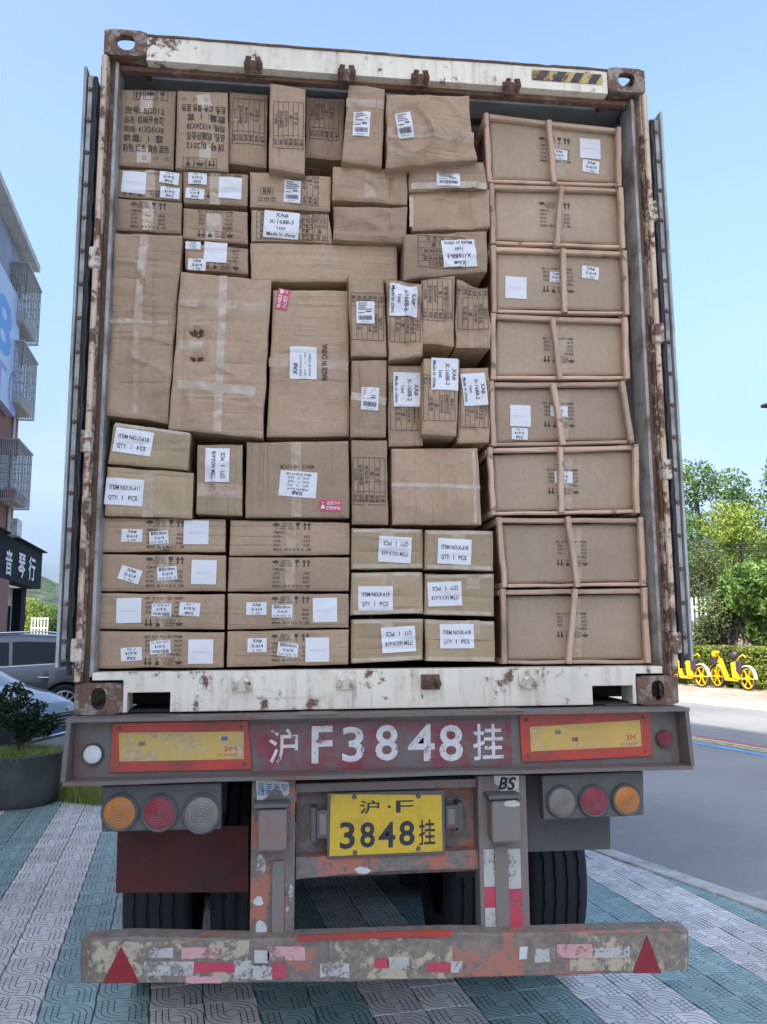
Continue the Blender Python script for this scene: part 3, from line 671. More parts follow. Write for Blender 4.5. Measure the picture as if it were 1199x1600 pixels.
for q in ((495, 1266, 515, 1311), (697, 1258, 716, 1295)):
    e = empty('plate_lamp', parent=tr); pxbox(*q, -.01, .03).build('lamp_case', M['lampmetal'], e, bev=.004)
    pxbox(q[0]+4, q[1]+6, q[2]-5, q[3]-6, -.0135, .004).build('lens', M['clear'] if q[0] < 600 else M['whitelamp'] if 0 else M['clear'], e, bev=.001)
    pxbox(q[0]-9 if q[0] < 600 else q[2], q[1]-4, q[0]-.5 if q[0] < 600 else q[2]+7, q[3]+4, .0, .066).build('lamp_bracket', M['lampmetal'], e)
# stickers on the posts
M['paper'] = worn('old_sticker', (.70, .70, .66), (.26, .22, .19), .35, 14, .6)
e = empty('torn_sticker', parent=tr)
quad_plate([(400, 1220), (409, 1218), (430, 1220), (452, 1222), (452, 1240), (445, 1246), (440, 1236), (428, 1232), (416, 1246), (409, 1251), (402, 1250)], -.0315, .0012).build('sticker_sheet', M['paper'], e)
for k, ch in enumerate('昌源汽车'): glyph_box(ch, 403+k*12, 1224, 413+k*12, 1238 if k > 1 else 1243, -.0322, M['blueink'], e, 'sticker_character', .004)
e = empty('letter_sticker', parent=tr); quad_plate([(772, 1212), (811, 1212), (811, 1238), (782, 1238), (780, 1228), (773, 1226)], -.0315, .0012).build('sticker_sheet', M['paper'], e)
glyph_box('B', 779, 1214, 791, 1234, -.0322, M['ink'], e, 'sticker_character', .03, .25); glyph_box('S', 792, 1214, 803, 1235, -.0322, M['ink'], e, 'sticker_character', .03, .25)
M['tape_w'] = worn('worn_white_tape', (.58, .56, .52), (.33, .29, .25), .46, 12, .4)
M['tape_r'] = worn('worn_red_tape', (.58, .05, .10), (.42, .12, .12), .30, 12, .4); M['tape_p'] = worn('faded_pink_tape', (.72, .38, .38), (.36, .24, .20), .36, 12, .5)
for q, m in (((757, 1327, 775, 1386), 'tape_w'), ((758, 1386, 777, 1418), 'tape_r'), ((759, 1418, 778, 1452), 'tape_w'), ((795, 1326, 813, 1389), 'tape_w'), ((797, 1389, 816, 1454), 'tape_r')):
    tp(pxbox(*q, -.0325, .002), 'reflective_tape', M[m])
def scrap(cx, cy, w, h_, Y, m, seed):
    r_ = random.Random(seed); n = 14; pts = []
    for k in range(n):
        a = -2*math.pi*k/n; q = .75+.35*r_.random(); pts.append((cx+w/2*q*math.cos(a), cy-h_/2*q*math.sin(a)))
    return quad_plate(pts, Y, .0012)
M['chip'] = plain('pale_primer', (.60, .60, .57), .7, var=.2, sc=40)
for k, (cx, cy, w, h_) in enumerate(((408, 1352, 15, 34), (404, 1408, 17, 16), (408, 1450, 18, 26), (455, 1395, 8, 26), (451, 1421, 9, 9), (567, 1360, 26, 11), (800, 1256, 26, 12))):
    tp(scrap(cx, cy, w, h_, -.0320 if cx < 500 else (-.0015 if cx < 700 else -.117), 0, k), 'paint_chip', M['chip'] if k in (1, 2, 5) else M['tape_w'])
# underrun bar
M['bar_o'] = worn('bar_paint', (.48, .15, .085), (.29, .235, .19), .66, 3.6, .6, .35)
M['bar_c'] = worn('bar_cream', (.56, .47, .32), (.30, .25, .19), .62, 6, .7, .2)
ub = empty('underrun_bar', parent=tr)
topl = [(127, 1469), (205, 1464), (390, 1468), (520, 1464), (700, 1458), (830, 1459), (1000, 1453), (1075, 1452)]
botl = [(130, 1537), (210, 1537), (390, 1536), (560, 1535), (700, 1529), (830, 1526), (1000, 1520), (1073, 1517)]
def interp(L_, x):
    for (xa, ya), (xb, yb) in zip(L_, L_[1:]):
        if x <= xb: return ya+(yb-ya)*(max(x, xa)-xa)/(xb-xa)
    return L_[-1][1]
def bar_y(x):      # ends curl forward and away
    e_ = max(0, (150-x)/24, (x-1052)/24); return -.10+.05*min(1, e_)**2
b = MB(); xs = [127, 130, 135, 142, 150]+list(range(165, 1050, 15))+[1052, 1060, 1067, 1072, 1075]
prev = None
for x in xs:
    y_ = bar_y(x); tz, bz = W(x, interp(topl, x), y_), W(x, interp(botl, x), y_); dz = .002*noise.noise(Vector((x*.03, 0, 0)))
    sec = [(tz.x, y_+.085, tz.z+.002), (tz.x, y_+.006, tz.z+dz), (tz.x, y_, tz.z-.006+dz), (tz.x, y_+.003*math.sin(x*.05), (tz.z+bz.z)/2), (bz.x, y_, bz.z+.006), (bz.x, y_+.006, bz.z), (bz.x, y_+.085, bz.z)]
    i = len(b.v); b.v += sec
    if prev is not None:
        for k in range(6): b.f.append((prev+k, i+k, i+k+1, prev+k+1))
    else: b.f.append(tuple(range(i, i+7)))
    prev = i
b.f.append(tuple(reversed(range(prev, prev+7))))
b.build('bar_body', M['bar_o'], ub)
def on_bar(x0, y0, x1, y1, off=.0022):
    b = MB(); n = max(2, int((x1-x0)/4)); i = 0; rr = random.Random(int(x0*3+y0)); j0 = j1 = 0
    for k in range(n+1):
        x = x0+(x1-x0)*k/n; yo = bar_y(x)-off-.0015; j0 = max(-3, min(3, j0+rr.uniform(-1.3, 1.3))); j1 = max(-3, min(3, j1+rr.uniform(-1.3, 1.3))); A, B_ = W(x+j1*.5*(k in (0, n)), y0+max(0, j0), yo), W(x+j0*.8*(k in (0, n)), y1-max(0, j1), yo); b.v += [tuple(A), tuple(B_)]
        if k: b.f.append((2*k-2, 2*k-1, 2*k+1, 2*k))
    return b
sh = lambda x: (interp(topl, x), interp(botl, x))
for x0, x1, a0, a1, m, off in ((128, 390, .06, .97, 'bar_c', .001), (515, 707, .06, .95, 'bar_c', .001), (890, 1074, .05, .96, 'bar_c', .001),
        (284, 342, .20, .48, 'tape_p', .003), (225, 303, .52, .86, 'tape_w', .003), (303, 365, .50, .78, 'tape_r', .0035), (290, 346, .84, 1.0, 'tape_p', .003), (234, 272, .22, .44, 'tape_w', .003),
        (366, 395, .48, .90, 'tape_w', .003), (398, 422, .25, .55, 'tape_w', .003), (419, 477, .18, .50, 'tape_p', .003), (392, 424, .58, .95, 'tape_w', .003), (426, 448, .58, .90, 'tape_r', .003), (500, 545, .56, .90, 'tape_w', .003), (585, 608, .50, .72, 'tape_r', .003), (606, 640, .48, .74, 'tape_w', .003),
        (668, 705, .64, .86, 'tape_r', .003), (705, 722, .62, .88, 'tape_w', .003), (812, 824, .30, .62, 'chip', .003), (836, 858, .34, .68, 'tape_w', .003), (870, 927, .28, .60, 'tape_p', .003), (929, 984, .36, .66, 'tape_w', .003)):
    ym0, ym1 = sh((x0+x1)/2); on_bar(x0, ym0+(ym1-ym0)*a0, x1, ym0+(ym1-ym0)*a1, off).build('reflective_strip' if m != 'bar_c' else 'cream_panel', M[m], ub, fix=False)
b = MB(); A = [(465, 1462), (600, 1456), (705, 1454), (706, 1463), (600, 1466), (466, 1471)]; quad_plate(A, -.108, .007).build('red_edge_trim', M['red_tape'], ub)
M['tri'] = dirty('triangle_reflector', (.32, .018, .03), (.14, .05, .04), .35, 6, .3)
for tri in ([(189, 1479), (218, 1536), (160, 1537)], [(1012, 1462), (1034, 1521), (989, 1521)]):
    e = empty('triangle_reflector', parent=ub) if 0 else None
    pts = [(W(x, y, -.108).x, W(x, y, -.108).z) for x, y in tri]; MB().slab(pts, -.108, -.1005).build('triangle_reflector', M['tri'], ub, bev=.002)
# mud boards
M['mudred'] = dirty('maroon_mudboard', (.11, .026, .02), (.055, .045, .04), .5, 3, .8); M['mudgrey'] = dirty('grey_mudflap', (.12, .115, .11), (.15, .14, .13), .4, 3, .85)
tp(quad_plate([(184, 1296), (388, 1290), (388, 1394), (181, 1395)], .22, .02), 'mud_flap', M['mudred'])
tp(quad_plate([(823, 1212), (952, 1206), (954, 1327), (824, 1331)], .14, .02), 'mud_flap', M['mudgrey'])
# chassis
for sx in (-1, 1):
    b = MB(); x = sx*.46; b.box(x-.07, x+.07, .11, 11.6, 1.13, 1.15); b.box(x-.07, x+.07, .11, 11.6, .80, .82); b.box(x-.008, x+.008, .11, 11.6, .82, 1.13); tp(b, 'chassis_rail', M['dark'])
b = MB()
for k in range(14): b.box(-1.1, 1.1, .5+k*.8, .56+k*.8, 1.17, 1.40)
tp(b, 'bolster', M['dark'])
for y in (6.4, 11.4):
    b = MB(); b.box(-1.2, 1.2, y, y+.12, 1.30, 1.42); tp(b, 'cross_bolster', M['dark'])
for sx in (-1, 1):
    b = MB(); b.box(sx*.75-.05, sx*.75+.05, 9.0, 9.1, .1, 1.2); b.box(sx*.75-.12, sx*.75+.12, 8.95, 9.15, .06, .1); tp(b, 'landing_leg', M['dark'])
b = MB()
for sx in (-1, 1): b.box(sx*.9-.25, sx*.9+.25, .25, .28, 1.0, 1.18)
tp(b, 'light_bracket', M['dark'])
def tyre_mesh():
    b = MB(); r, w = .50, .155; pr = [(.27, -.13), (.30, -.145), (.38, -.158), (.45, -.155), (.485, -.14), (.497, -.125)]
    gx = [-.088, -.03, .03, .088]; tr_ = [(-.125, .497)]
    for g in gx: tr_ += [(g-.009, .502), (g-.0065, .486), (g+.0065, .486), (g+.009, .502)]
    pr += [(q, t) for t, q in tr_[1:]]; pr += [(.497, .125), (.485, .14), (.45, .155), (.38, .158), (.30, .145), (.27, .13)]
    n = 96; i0 = 0; m = len(pr)
    for j in range(n):
        a = 2*math.pi*j/n; zig = .0028 if (j % 3) < 1 else -.0018
        for k, (q, t) in enumerate(pr):
            tt = t+(zig if 5 < k < m-6 else 0); b.v.append((tt, q*math.cos(a), q*math.sin(a)))
    for j in range(n):
        j2 = (j+1) % n
        for k in range(m-1): b.f.append((j*m+k, j2*m+k, j2*m+k+1, j*m+k+1))
    return b.data('tyre', M['rubber'], smooth=True)
tym = tyre_mesh(); M['rim'] = dirty('wheel_rim', (.20, .20, .20), (.06, .05, .04), .5, 5, .5, .3)
rmb = MB(); rmb.lathe([(.275, -.13), (.255, -.12), (.24, -.02), (.20, .0), (.10, .02), (.09, .05), (0, .05)], (0, 0, 0), 'X', 32)
for k in range(10): a = k*math.pi/5; rmb.lathe([(0, .028), (.012, .026), (.013, 0)], (.0, .165*math.cos(a), .165*math.sin(a)), 'X', 6)
rimm = rmb.data('rim', M['rim'], smooth=True)
for ax in (1.3, 2.61, 3.92):
    b = MB(); b.tube([(-1.05, ax, .5), (1.0, ax, .5)], .065, 12); tp(b, 'axle', M['dark'], smooth=True)
    for x, fl in ((-1.005, -1), (-.60, 1), (.54, -1), (.945, 1)):
        w_ = empty('wheel', (x, ax, .5), parent=tr)
        for me, nm in ((tym, 'tyre'), (rimm, 'rim')):
            o = bpy.data.objects.new(nm, me); COL.objects.link(o); o.parent = w_
            if nm == 'rim': o.rotation_euler = (0, 0, 0 if fl > 0 else math.pi)
    for sx in (-1, 1):
        b = MB(); b.box(sx*.46-.05, sx*.46+.05, ax-.55, ax+.55, .56, .62); b.box(sx*.46-.04, sx*.46+.04, ax-.08, ax+.08, .62, .8); tp(b, 'leaf_spring', M['dark'])
# ------------------------------------------------------------------ cargo
CB = (.47, .325, .21)
M['card_h'] = cardboard('cardboard_flutes_across', CB, 'Z', 1.0); M['card_v'] = cardboard('cardboard_flutes_upright', CB, 'X', 1.0)
M['puncture_shade'] = plain('puncture_shade_brown', (.10, .07, .05), .9, var=.6, sc=60)  # shade inside the torn holes, put into a flat dark colour
M['card_o'] = cardboard('olive_brown_cardboard', (.46, .34, .205), 'X', .8)
M['card_g'] = cardboard('smooth_grey_cardboard', (.46, .345, .24), 'X', .25)
s = NT('packing_tape'); v = s.coord(); n1 = s.noise(v, 16, 5, .6, 1.0); s.bump(n1, .35, .004)
M['tape'] = s.set(s.mix(s.ramp(n1, (.35, 0), (.7, 1)), (.40, .285, .185), (.50, .385, .275)), s.ramp(n1, (.3, .16), (.7, .45)), 0, .5)
s = NT('clear_tape'); v = s.coord(); n1 = s.noise(v, 13, 5, .6, 1.0); s.bump(n1, .35, .004)
M['tape_l'] = s.set(s.mix(s.ramp(n1, (.35, 0), (.7, 1)), (.45, .35, .25), (.58, .49, .38)), .25, 0, .5)
M['inkb'] = plain('carton_ink', (.075, .055, .045), .7, var=.4, sc=150); M['inkl'] = plain('faint_ink', (.16, .115, .08), .7, var=.3, sc=150)
s = NT('label_paper'); v = s.coord(); n1 = s.noise(v, 7, 4); s.bump(n1, .15, .004); M['label'] = s.set(s.mix(n1, (.70, .70, .71), (.80, .79, .79)), .42)
M['label_ink'] = plain('label_ink', (.04, .04, .045), .6); M['pale_ink'] = plain('pale_grey_ink', (.34, .36, .42), .6)
M['pinkink'] = plain('pink_label', (.62, .06, .13), .5)
M['wood'] = None
def wood(name, sc_):
    s = NT(name); oi = s.n('ShaderNodeObjectInfo'); v = s.coord(sc_); n1 = s.noise(v, 1, 6, .6, .6); n2 = s.noise(s.coord(), 5, 4, .6)
    c = s.ramp(n1, (.25, (.48, .30, .20)), (.5, (.64, .44, .31)), (.8, (.72, .54, .40)))
    kn = s.ramp(s.noise(s.coord(), 17, 1, .4), (.70, 0), (.74, 1)); c = s.mix(s.math('MULTIPLY', kn, .6), c, (.13, .06, .035))
    c = s.mix(s.ramp(n2, (.55, 0), (.75, .5)), c, (.16, .115, .085))
    hv = s.n('ShaderNodeHueSaturation'); s.l(c, hv.inputs['Color']); mrr = s.n('ShaderNodeMapRange'); mrr.inputs[3].default_value = .72; mrr.inputs[4].default_value = 1.12; s.l(oi.outputs['Random'], mrr.inputs[0]); s.l(mrr.outputs[0], hv.inputs['Value'])
    s.bump(n1, .3, .003); return s.set(hv.outputs[0], .8)
M['wood_v'] = wood('batten_wood_upright', (60, 60, 3)); M['wood_h'] = wood('batten_wood_level', (3, 60, 60))
class Carton:
    n = 0
    def __init__(s, label, q, y=.12, depth=.42, bulge=.004, crump=.0022, creases=2, mat='card_h', tilt=(0, 0), dents=(), lean=0, cat='carton', edge=.003, group=None, inset=.0022, seam=None):
        Carton.n += 1; s.seed = Carton.n*3.71; s.y = y; s.tilt = tilt; r = random.Random(Carton.n)
        P = [W(a, b, y+tilt[0]*(k in (1, 2))*0) for k, (a, b) in enumerate(q)]
        s.P = [Vector((p.x, p.z)) for p in P]   # TL TR BR BL
        cx = sum(p.x for p in s.P)/4; cz = sum(p.y for p in s.P)/4
        for p in s.P: p.x += inset if p.x < cx else -inset; p.y += inset if p.y < cz else -inset
        s.cx, s.cz = cx, cz; s.w = max(p.x for p in s.P)-min(p.x for p in s.P); s.h = max(p.y for p in s.P)-min(p.y for p in s.P)
        s.bulge, s.crump = bulge, crump*2.1; s.dents = [(*(lambda t: (t.x, t.z))(W(a, b, y)), rr, d) for a, b, rr, d in dents]
        s.cr = []
        for k in range(int(creases*1.5+.5)):
            hor = (mat != 'card_v') != (r.random() < .2); s.cr.append((hor, r.uniform(-.42, .42), r.uniform(-.06, .06), r.choice((-1, 1))*r.uniform(.003, .0075), r.uniform(.005, .011)))
        zb = min(p.y for p in s.P)
        s.root = tag(empty('carton', (cx, y+depth/2, zb)), label, cat, group or 'cartons stacked inside the container'); s.off = Vector((-cx, -y-depth/2, -zb))
        # body
        nx = max(6, min(44, int(s.w/.015))); nz_ = max(6, min(60, int(s.h/.015)))
        us = sorted({0, .008/s.w, .02/s.w, 1-.02/s.w, 1-.008/s.w, 1} | {k/nx for k in range(1, nx)} | {min(.97, max(.03, .5+at+dd_/s.w)) for hor, at, sl, amp, wd_ in s.cr if not hor for dd_ in (-.006, 0, .006)}); vs = sorted({0, .008/s.h, .02/s.h, 1-.02/s.h, 1-.008/s.h, 1} | {k/nz_ for k in range(1, nz_)} | {min(.97, max(.03, .5+at+dd_/s.h)) for hor, at, sl, amp, wd_ in s.cr if hor for dd_ in (-.006, 0, .006)})
        b = MB(); TL, TR, BR, BL = s.P; rad = .006
        for v in vs:
            for u in us:
                p = BL*(1-u)*(1-v)+BR*u*(1-v)+TR*u*v+TL*(1-u)*v
                e1 = edge*noise.noise(Vector((p.x*9, p.y*9, s.seed))); e2 = edge*noise.noise(Vector((p.x*9, p.y*9, s.seed+9)))
                bu = 1 if u in (0, 1) else 0; bv = 1 if v in (0, 1) else 0
                X_, Z_ = p.x+e1*bu, p.y+e2*bv
                q3 = s.surf(X_, Z_, 0); yy = q3.y
                if bu or bv: yy += rad
                elif u <= .0081/s.w or u >= 1-.0081/s.w or v <= .0081/s.h or v >= 1-.0081/s.h: yy += rad*.12
                b.v.append((q3.x, yy, q3.z))
        m = len(us); L_ = len(vs)
        for j in range(L_-1):
            for i in range(m-1): a = j*m+i; b.f.append((a, a+1, a+m+1, a+m))
        ring = [i for i in range(m)]+[j*m+m-1 for j in range(1, L_)]+[(L_-1)*m+i for i in range(m-2, -1, -1)]+[j*m for j in range(L_-2, 0, -1)]
        prev = ring; c2 = Vector((cx, cz))
        for dd, sh_ in ((.06, 0), (depth, lean)):
            base = len(b.v); new = []
            for k in ring:
                x, yy, z = b.v[k]; b.v.append((x-(x-cx)*.004-.004*noise.noise(Vector((x*6, dd*7, z*6+s.seed)))+sh_, s.y+dd, z-(z-cz)*.004)); new.append(len(b.v)-1)
            for k in range(len(ring)): k2 = (k+1) % len(ring); b.f.append((prev[k2], prev[k], new[k], new[k2]))
            prev = new
        b.f.append(tuple(prev[::-1]))
        o = b.build('box_body', M[mat], s.root, fix=True, smooth=True); o.location = s.off; s.body = o
    def surf(s, X, Z, off):
        u = (X-s.cx)/(s.w/2); v = (Z-s.cz)/(s.h/2); w_ = max(0, 1-u**4)*max(0, 1-v**4)
        d = s.bulge*max(0, 1-u*u)*max(0, 1-v*v)
        d += s.crump*1.6*noise.noise(Vector((X*3.5, Z*3.5, s.seed)))*w_+s.crump*noise.noise(Vector((X*11, Z*11, s.seed+5)))
        q = noise.noise(Vector((X*6, Z*6, s.seed+20))); d += s.crump*1.1*(1-min(1, abs(q)*7))*w_
        for hor, at, sl, amp, wd_ in s.cr:
            t = (Z-s.cz-s.h*at-sl*(X-s.cx)) if hor else (X-s.cx-s.w*at-sl*(Z-s.cz)); d += amp*math.exp(-abs(t)/(wd_*.8))*w_
        for dx, dz, rr, dep in s.dents:
            t = math.hypot(X-dx, Z-dz)/rr
            if t < 1: d -= dep*(1-t*t)**2*(1+.35*noise.noise(Vector((X*30, Z*30, s.seed))))
        d += s.tilt[0]*(X-s.cx)+s.tilt[1]*(Z-s.cz)
        return Vector((X, s.y-d-off, Z))
    def scale(s, px, py):
        a, c = W(px-5, py, s.y), W(px+5, py, s.y); e, f = W(px, py-5, s.y), W(px, py+5, s.y)
        return (c-a).length/10, (f-e).length/10
    def frame(s, px, py, ang):     # local metres -> XZ ; ang clockwise in the picture
        p = W(px, py, s.y); a = math.radians(ang); ca, sa = math.cos(a), math.sin(a)
        return lambda x, y: (p.x+x*ca+y*sa, p.z-x*sa+y*ca)
    def lay(s, name, pr, fr, off, mat, parent):
        o = pr.mesh(name, lambda x, y: s.surf(*fr(x, y), off), mat, parent); 
        if parent == s.root: o.location = s.off
        return o
    def patch(s, name, w, h_, fr, off, mat, parent, rag=0):
        nx, ny = max(2, int(w/.007)), max(2, int(h_/.007)); b = MB(); r = random.Random(int(s.seed*100+w*1e4))
        for j in range(ny+1):
            for i in range(nx+1):
                x, y = -w/2+w*i/nx, -h_/2+h_*j/ny
                if rag and (i in (0, nx) or j in (0, ny)): x += r.uniform(-rag, rag); y += r.uniform(-rag, rag)
                b.v.append(tuple(s.surf(*fr(x, y), off)))
        for j in range(ny):
            for i in range(nx): a = j*(nx+1)+i; b.f.append((a, a+1, a+nx+2, a+nx+1))
        o = b.build(name, mat, parent, fix=False, smooth='all')
        if parent == s.root: o.location = s.off
        return o
    def tape(s, x0, y0, x1, y1, wpx, mat='tape', off=.0008):
        cx, cy = (x0+x1)/2, (y0+y1)/2; sx, sz = s.scale(cx, cy); a, c = W(x0, y0, s.y), W(x1, y1, s.y); L_ = (c-a).length
        ang = math.degrees(math.atan2(-(c.z-a.z), c.x-a.x)); fr = s.frame(cx, cy, ang)
        s.patch('packing_tape', L_*.985, wpx*sx, fr, off, M[mat], s.root, .0012); return s
    def label(s, kind, px, py, wpx, hpx, ang=0, off=.0024):
        off += s.crump*.3; sx, sz = s.scale(px, py); rotd = abs(math.sin(math.radians(ang))) > .7
        w, h_ = (wpx*sz, hpx*sx) if rotd else (wpx*sx, hpx*sz)
        fr = s.frame(px, py, ang); lb = s.patch('shipping_label' if kind != 'fragile' else 'fragile_label', w, h_, fr, off, M['pinkink' if kind == 'fragile' else 'label'], s.root)
        pr = Print(); ink = 'label_ink'
        def lines(ls, sizes, bold=.0, al='C', top=.88):
            n = len(ls); tot = sum(sizes); y = h_/2*top; gap = (h_*top-tot*h_)/(n-1) if n > 1 else 0
            for t, z in zip(ls, sizes):
                pr.text(t, 0 if al == 'C' else -w*.42, y-z*h_/2, z*h_, w*.84, bold, al); y -= z*h_+gap
        if kind in ('618', '611'): pr.text('ITEM NO:X-'+kind, -w*.40, h_*.16, h_*.17, w*.80, .012, 'L', fit=None); pr.text('QTY:', -w*.40, -h_*.22, h_*.17, w*.25, .012, 'L'); pr.text('1', -w*.04, -h_*.22, h_*.17, None, .012, 'L'); pr.text('PCS', w*.12, -h_*.22, h_*.17, w*.24, .012, 'L')
        elif kind.startswith('X'): lines(['XA#', kind, '1set', 'Made in china'], [.16, .16, .14, .13], .006)
        elif kind == '614': lines(['XA#', 'X-614', '2   PCS'], [.24, .24, .15], .012)
        elif kind == 'mid': lines(['箱规0.08cbm', 'X-614', 'G.W  N.W  15'], [.22, .22, .16], .008)
        elif kind == 'blank': pr.text('1 8 8 8 0 0 8 5 2 7 3 7', 0, -h_*.02, h_*.055, w*.82); ink = 'pale_ink'
        elif kind == 'xa': pr.text('XA#', -w*.36, h_*.30, h_*.16, w*.35, .02, 'L'); [pr.text(t, -w*.40, h_*(.10-.17*k), h_*.085, w*.8, 0, 'L') for k, t in enumerate(('ITEM NO:X-614', 'QTY:      1      PCS', 'MADE IN CHINA'))]
        elif kind == 'form':
            pr.text('XA#', 0, h_*.36, h_*.15, w*.5, .03)
            for k, t in enumerate(('ITEM NO X-614', 'QTY     4     PCS', 'N.W.   7     KGS', 'G.W.   8     KGS', 'MEAS 75-50-75 CM')): pr.text(t, 0, h_*(.20-.145*k), h_*.085, w*.85, .01)
        elif kind == 'courier':
            r = random.Random(int(s.seed*10)); x = -w*.38
            while x < w*.38: t = r.choice((.0012, .002, .003)); pr.rect(x, -h_*.34, min(x+t, w*.38), -h_*.14); x += t+r.choice((.0012, .002))
            for k in range(4): pr.rect(-w*.4, h_*(.40-.09*k), w*r.uniform(.0, .4), h_*(.43-.09*k))
            pr.rect(w*.02, h_*.02, w*.32, h_*.07); pr.rect(-w*.40, -h_*.03, -w*.05, 0); pr.text('4030 2186 7', 0, -h_*.42, h_*.05, w*.7)
        elif kind == 'fragile':
            ink = None; pr.text('FRAGILE', -w*.12, h_*.24, h_*.28, w*.64, .03); pr.text('小心轻放', -w*.12, -h_*.22, h_*.30, w*.64, .01); pr.glass(w*.36, 0, h_*.6)
        s.lay('label_print', pr, fr, off+.0011+s.crump*.12, M[ink] if ink else M['label'], lb); return s
    def hole(s, px, py, wpx, hpx, seed=0):
        sx, sz = s.scale(px, py); fr = s.frame(px, py, 0); r = random.Random(seed); pts = []; n = 22
        for k in range(n):
            a = 2*math.pi*k/n; q = r.uniform(.55, 1.1); pts.append((wpx*sx/2*q*math.cos(a), hpx*sz/2*q*math.sin(a)))
        pr = Print(); c0 = (0, 0)
        for k in range(n): pr.poly([c0, pts[k], pts[(k+1) % n]])
        s.lay('puncture_shade', pr, fr, .0008, M['puncture_shade'], s.root)
        for k in range(9):      # torn liner tongues
            a = r.uniform(0, 6.28); x, y = wpx*sx*.42*math.cos(a), hpx*sz*.42*math.sin(a); L_ = r.uniform(.006, .016); w = .004; b = MB()
            P = [s.surf(*fr(x-w, y), .001), s.surf(*fr(x+w, y), .001), s.surf(*fr(x*(1-.35)+w*.3, y*(1-.35)), .004+L_*.4)]; b.poly(P); o = b.build('torn_liner', M['card_v'], s.root, fix=False); o.location = s.off
        return s
    def prn(s, kind, px, py, wpx, hpx, ang=0, ink='inkb', off=.0013, rows=None):
        sx, sz = s.scale(px, py); rotd = abs(math.sin(math.radians(ang))) > .7
        w, h_ = (wpx*sz, hpx*sx) if rotd else (wpx*sx, hpx*sz); fr = s.frame(px, py, ang); pr = Print()
        if kind == 'export':
            ic = h_*.26; y = h_/2-ic/2
            pr.umbrella(-w*.40, y, ic*.9); pr.glass(w*.14, y, ic*.85); pr.arrow(w*.32, y, ic*.95); pr.arrow(w*.43, y, ic*.95)
            for k, t in enumerate(('FRAGILE', 'KEEP DRY', "DON'T DROP")): pr.text(t, -w*.13, y+ic*.33-k*ic*.33, ic*.24, w*.34, .01)
            lh = h_*.70/5
            for k, (a, c) in enumerate((('ITEM NO.', ''), ('QTY:', 'PCS'), ('N.W.', 'KGS'), ('G.W.', 'KGS'), ('MEAS:  60 X 50 X 15  CM', ''))):
                yy = h_/2-ic-lh*(k+.6); pr.text(a, -w*.47, yy, lh*.60, w*.94 if k == 4 else w*.3, .015, 'L')
                if c: pr.text(c, w*.45, yy, lh*.60, w*.2, .015, 'R')
        elif kind == 'table':
            R_ = ('货号', 'BJ2012'), ('品名', '机械开合花'), ('规格', '41X24X38'), ('数量', '1 套'), ('颜色', '红 蓝 白'), ('备注', '')
            n = rows or 6; pr.frame(-w/2, -h_/2, w/2, h_/2, .0022); xc = -w/2+w*.27; pr.rect(xc, -h_/2, xc+.0018, h_/2)
            for k in range(1, n): y = h_/2-h_*k/n; pr.rect(-w/2, y, w/2, y+.0016)
            for k in range(n):
                y = h_/2-h_*(k+.5)/n; pr.text(R_[k][0], (xc-w/2)/2, y, h_/n*.52, w*.22, .006)
                if R_[k][1]: pr.text(R_[k][1], (xc+w/2)/2, y, h_/n*.55, w*.62, .006)
        elif kind == 'bj':
            L_ = ('货号: BJ2012', '品名: 机械开合花', '规格: 41X24X38', '数量:  1  套', '颜色: 红色 黄色 蓝色')
            for k, t in enumerate(L_): pr.text(t, -w*.5, h_*(.22-.125*k), h_*.075, w*(.98 if k == 4 else .85), .014, 'L')
            for k in range(3):
                x = -w*.22+w*.26*k; q = h_*.065; pr.frame(x-q, h_*.435-q, x+q, h_*.435+q, .0022)
                if k == 0: pr.arrow(x-q*.35, h_*.435, q*1.3).arrow(x+q*.35, h_*.435, q*1.3)
                elif k == 1: pr.umbrella(x, h_*.435, q*1.5)
                else: pr.glass(x, h_*.435, q*1.4)
                x2 = -w*.05+w*.24*k; pr.frame(x2-h_*.02, -h_*.40-h_*.02, x2+h_*.02, -h_*.40+h_*.02, .0016)
        elif kind == 'made': pr.text('MADE IN CHINA', 0, 0, h_, w, .02)
        elif kind == 'meas': pr.text('MEAS 75 X 40 X 33CM', 0, 0, h_, w, .01)
        elif kind == 'icons':
            for k in range(3):
                x = -w*.33+w*.33*k; q = h_*.42; pr.frame(x-q, -q, x+q, q, .002)
                (pr.arrow if k == 0 else pr.umbrella if k == 1 else pr.glass)(x, 0, q*1.3)
        elif kind == 'word': pr.frame(-w/2, -h_/2, w/2, h_/2, .0018); pr.text('易碎', 0, 0, h_*.6, w*.7, .01)
        elif kind == 'scribble': pr.text('160', 0, 0, h_, w, .012)
        s.lay('box_print', pr, fr, off+.0003+s.crump*.12, M[ink], s.root); return s
def rect(a, b, c, d): return [(a, b), (c, b), (c, d), (a, d)]
Cn = Carton
# top row
Cn('carton with boxed icons along its top edge, top left corner of the load', [(188, 138), (276, 141), (272, 265), (184, 257)], .10, mat='card_v').tape(229, 150, 229, 176, 20, 'tape_l').tape(225, 230, 225, 254, 22, 'tape_l').prn('bj', 231, 200, 73, 118)
Cn('upside-down printed carton with boxed icons along its bottom edge, in the top row', [(277, 140), (357, 143), (358, 267), (273, 263)], .085, mat='card_v').tape(317, 148, 322, 170, 21, 'tape_l').tape(321, 228, 321, 252, 19, 'tape_l').prn('bj', 317, 204, 70, 118, 180)
Cn('narrow grid-printed carton third from the left in the top row', [(358, 143), (419, 147), (417, 262), (356, 255)], .13, mat='card_v').prn('table', 389, 191, 72, 50, -90).tape(368, 176, 368, 190, 10, 'tape_l')
Cn('narrow grid-printed carton sticking up above its neighbours in the top row', [(422, 129), (478, 137), (477, 271), (420, 263)], .04, mat='card_v', crump=.004).prn('table', 451, 196, 74, 47, -90)
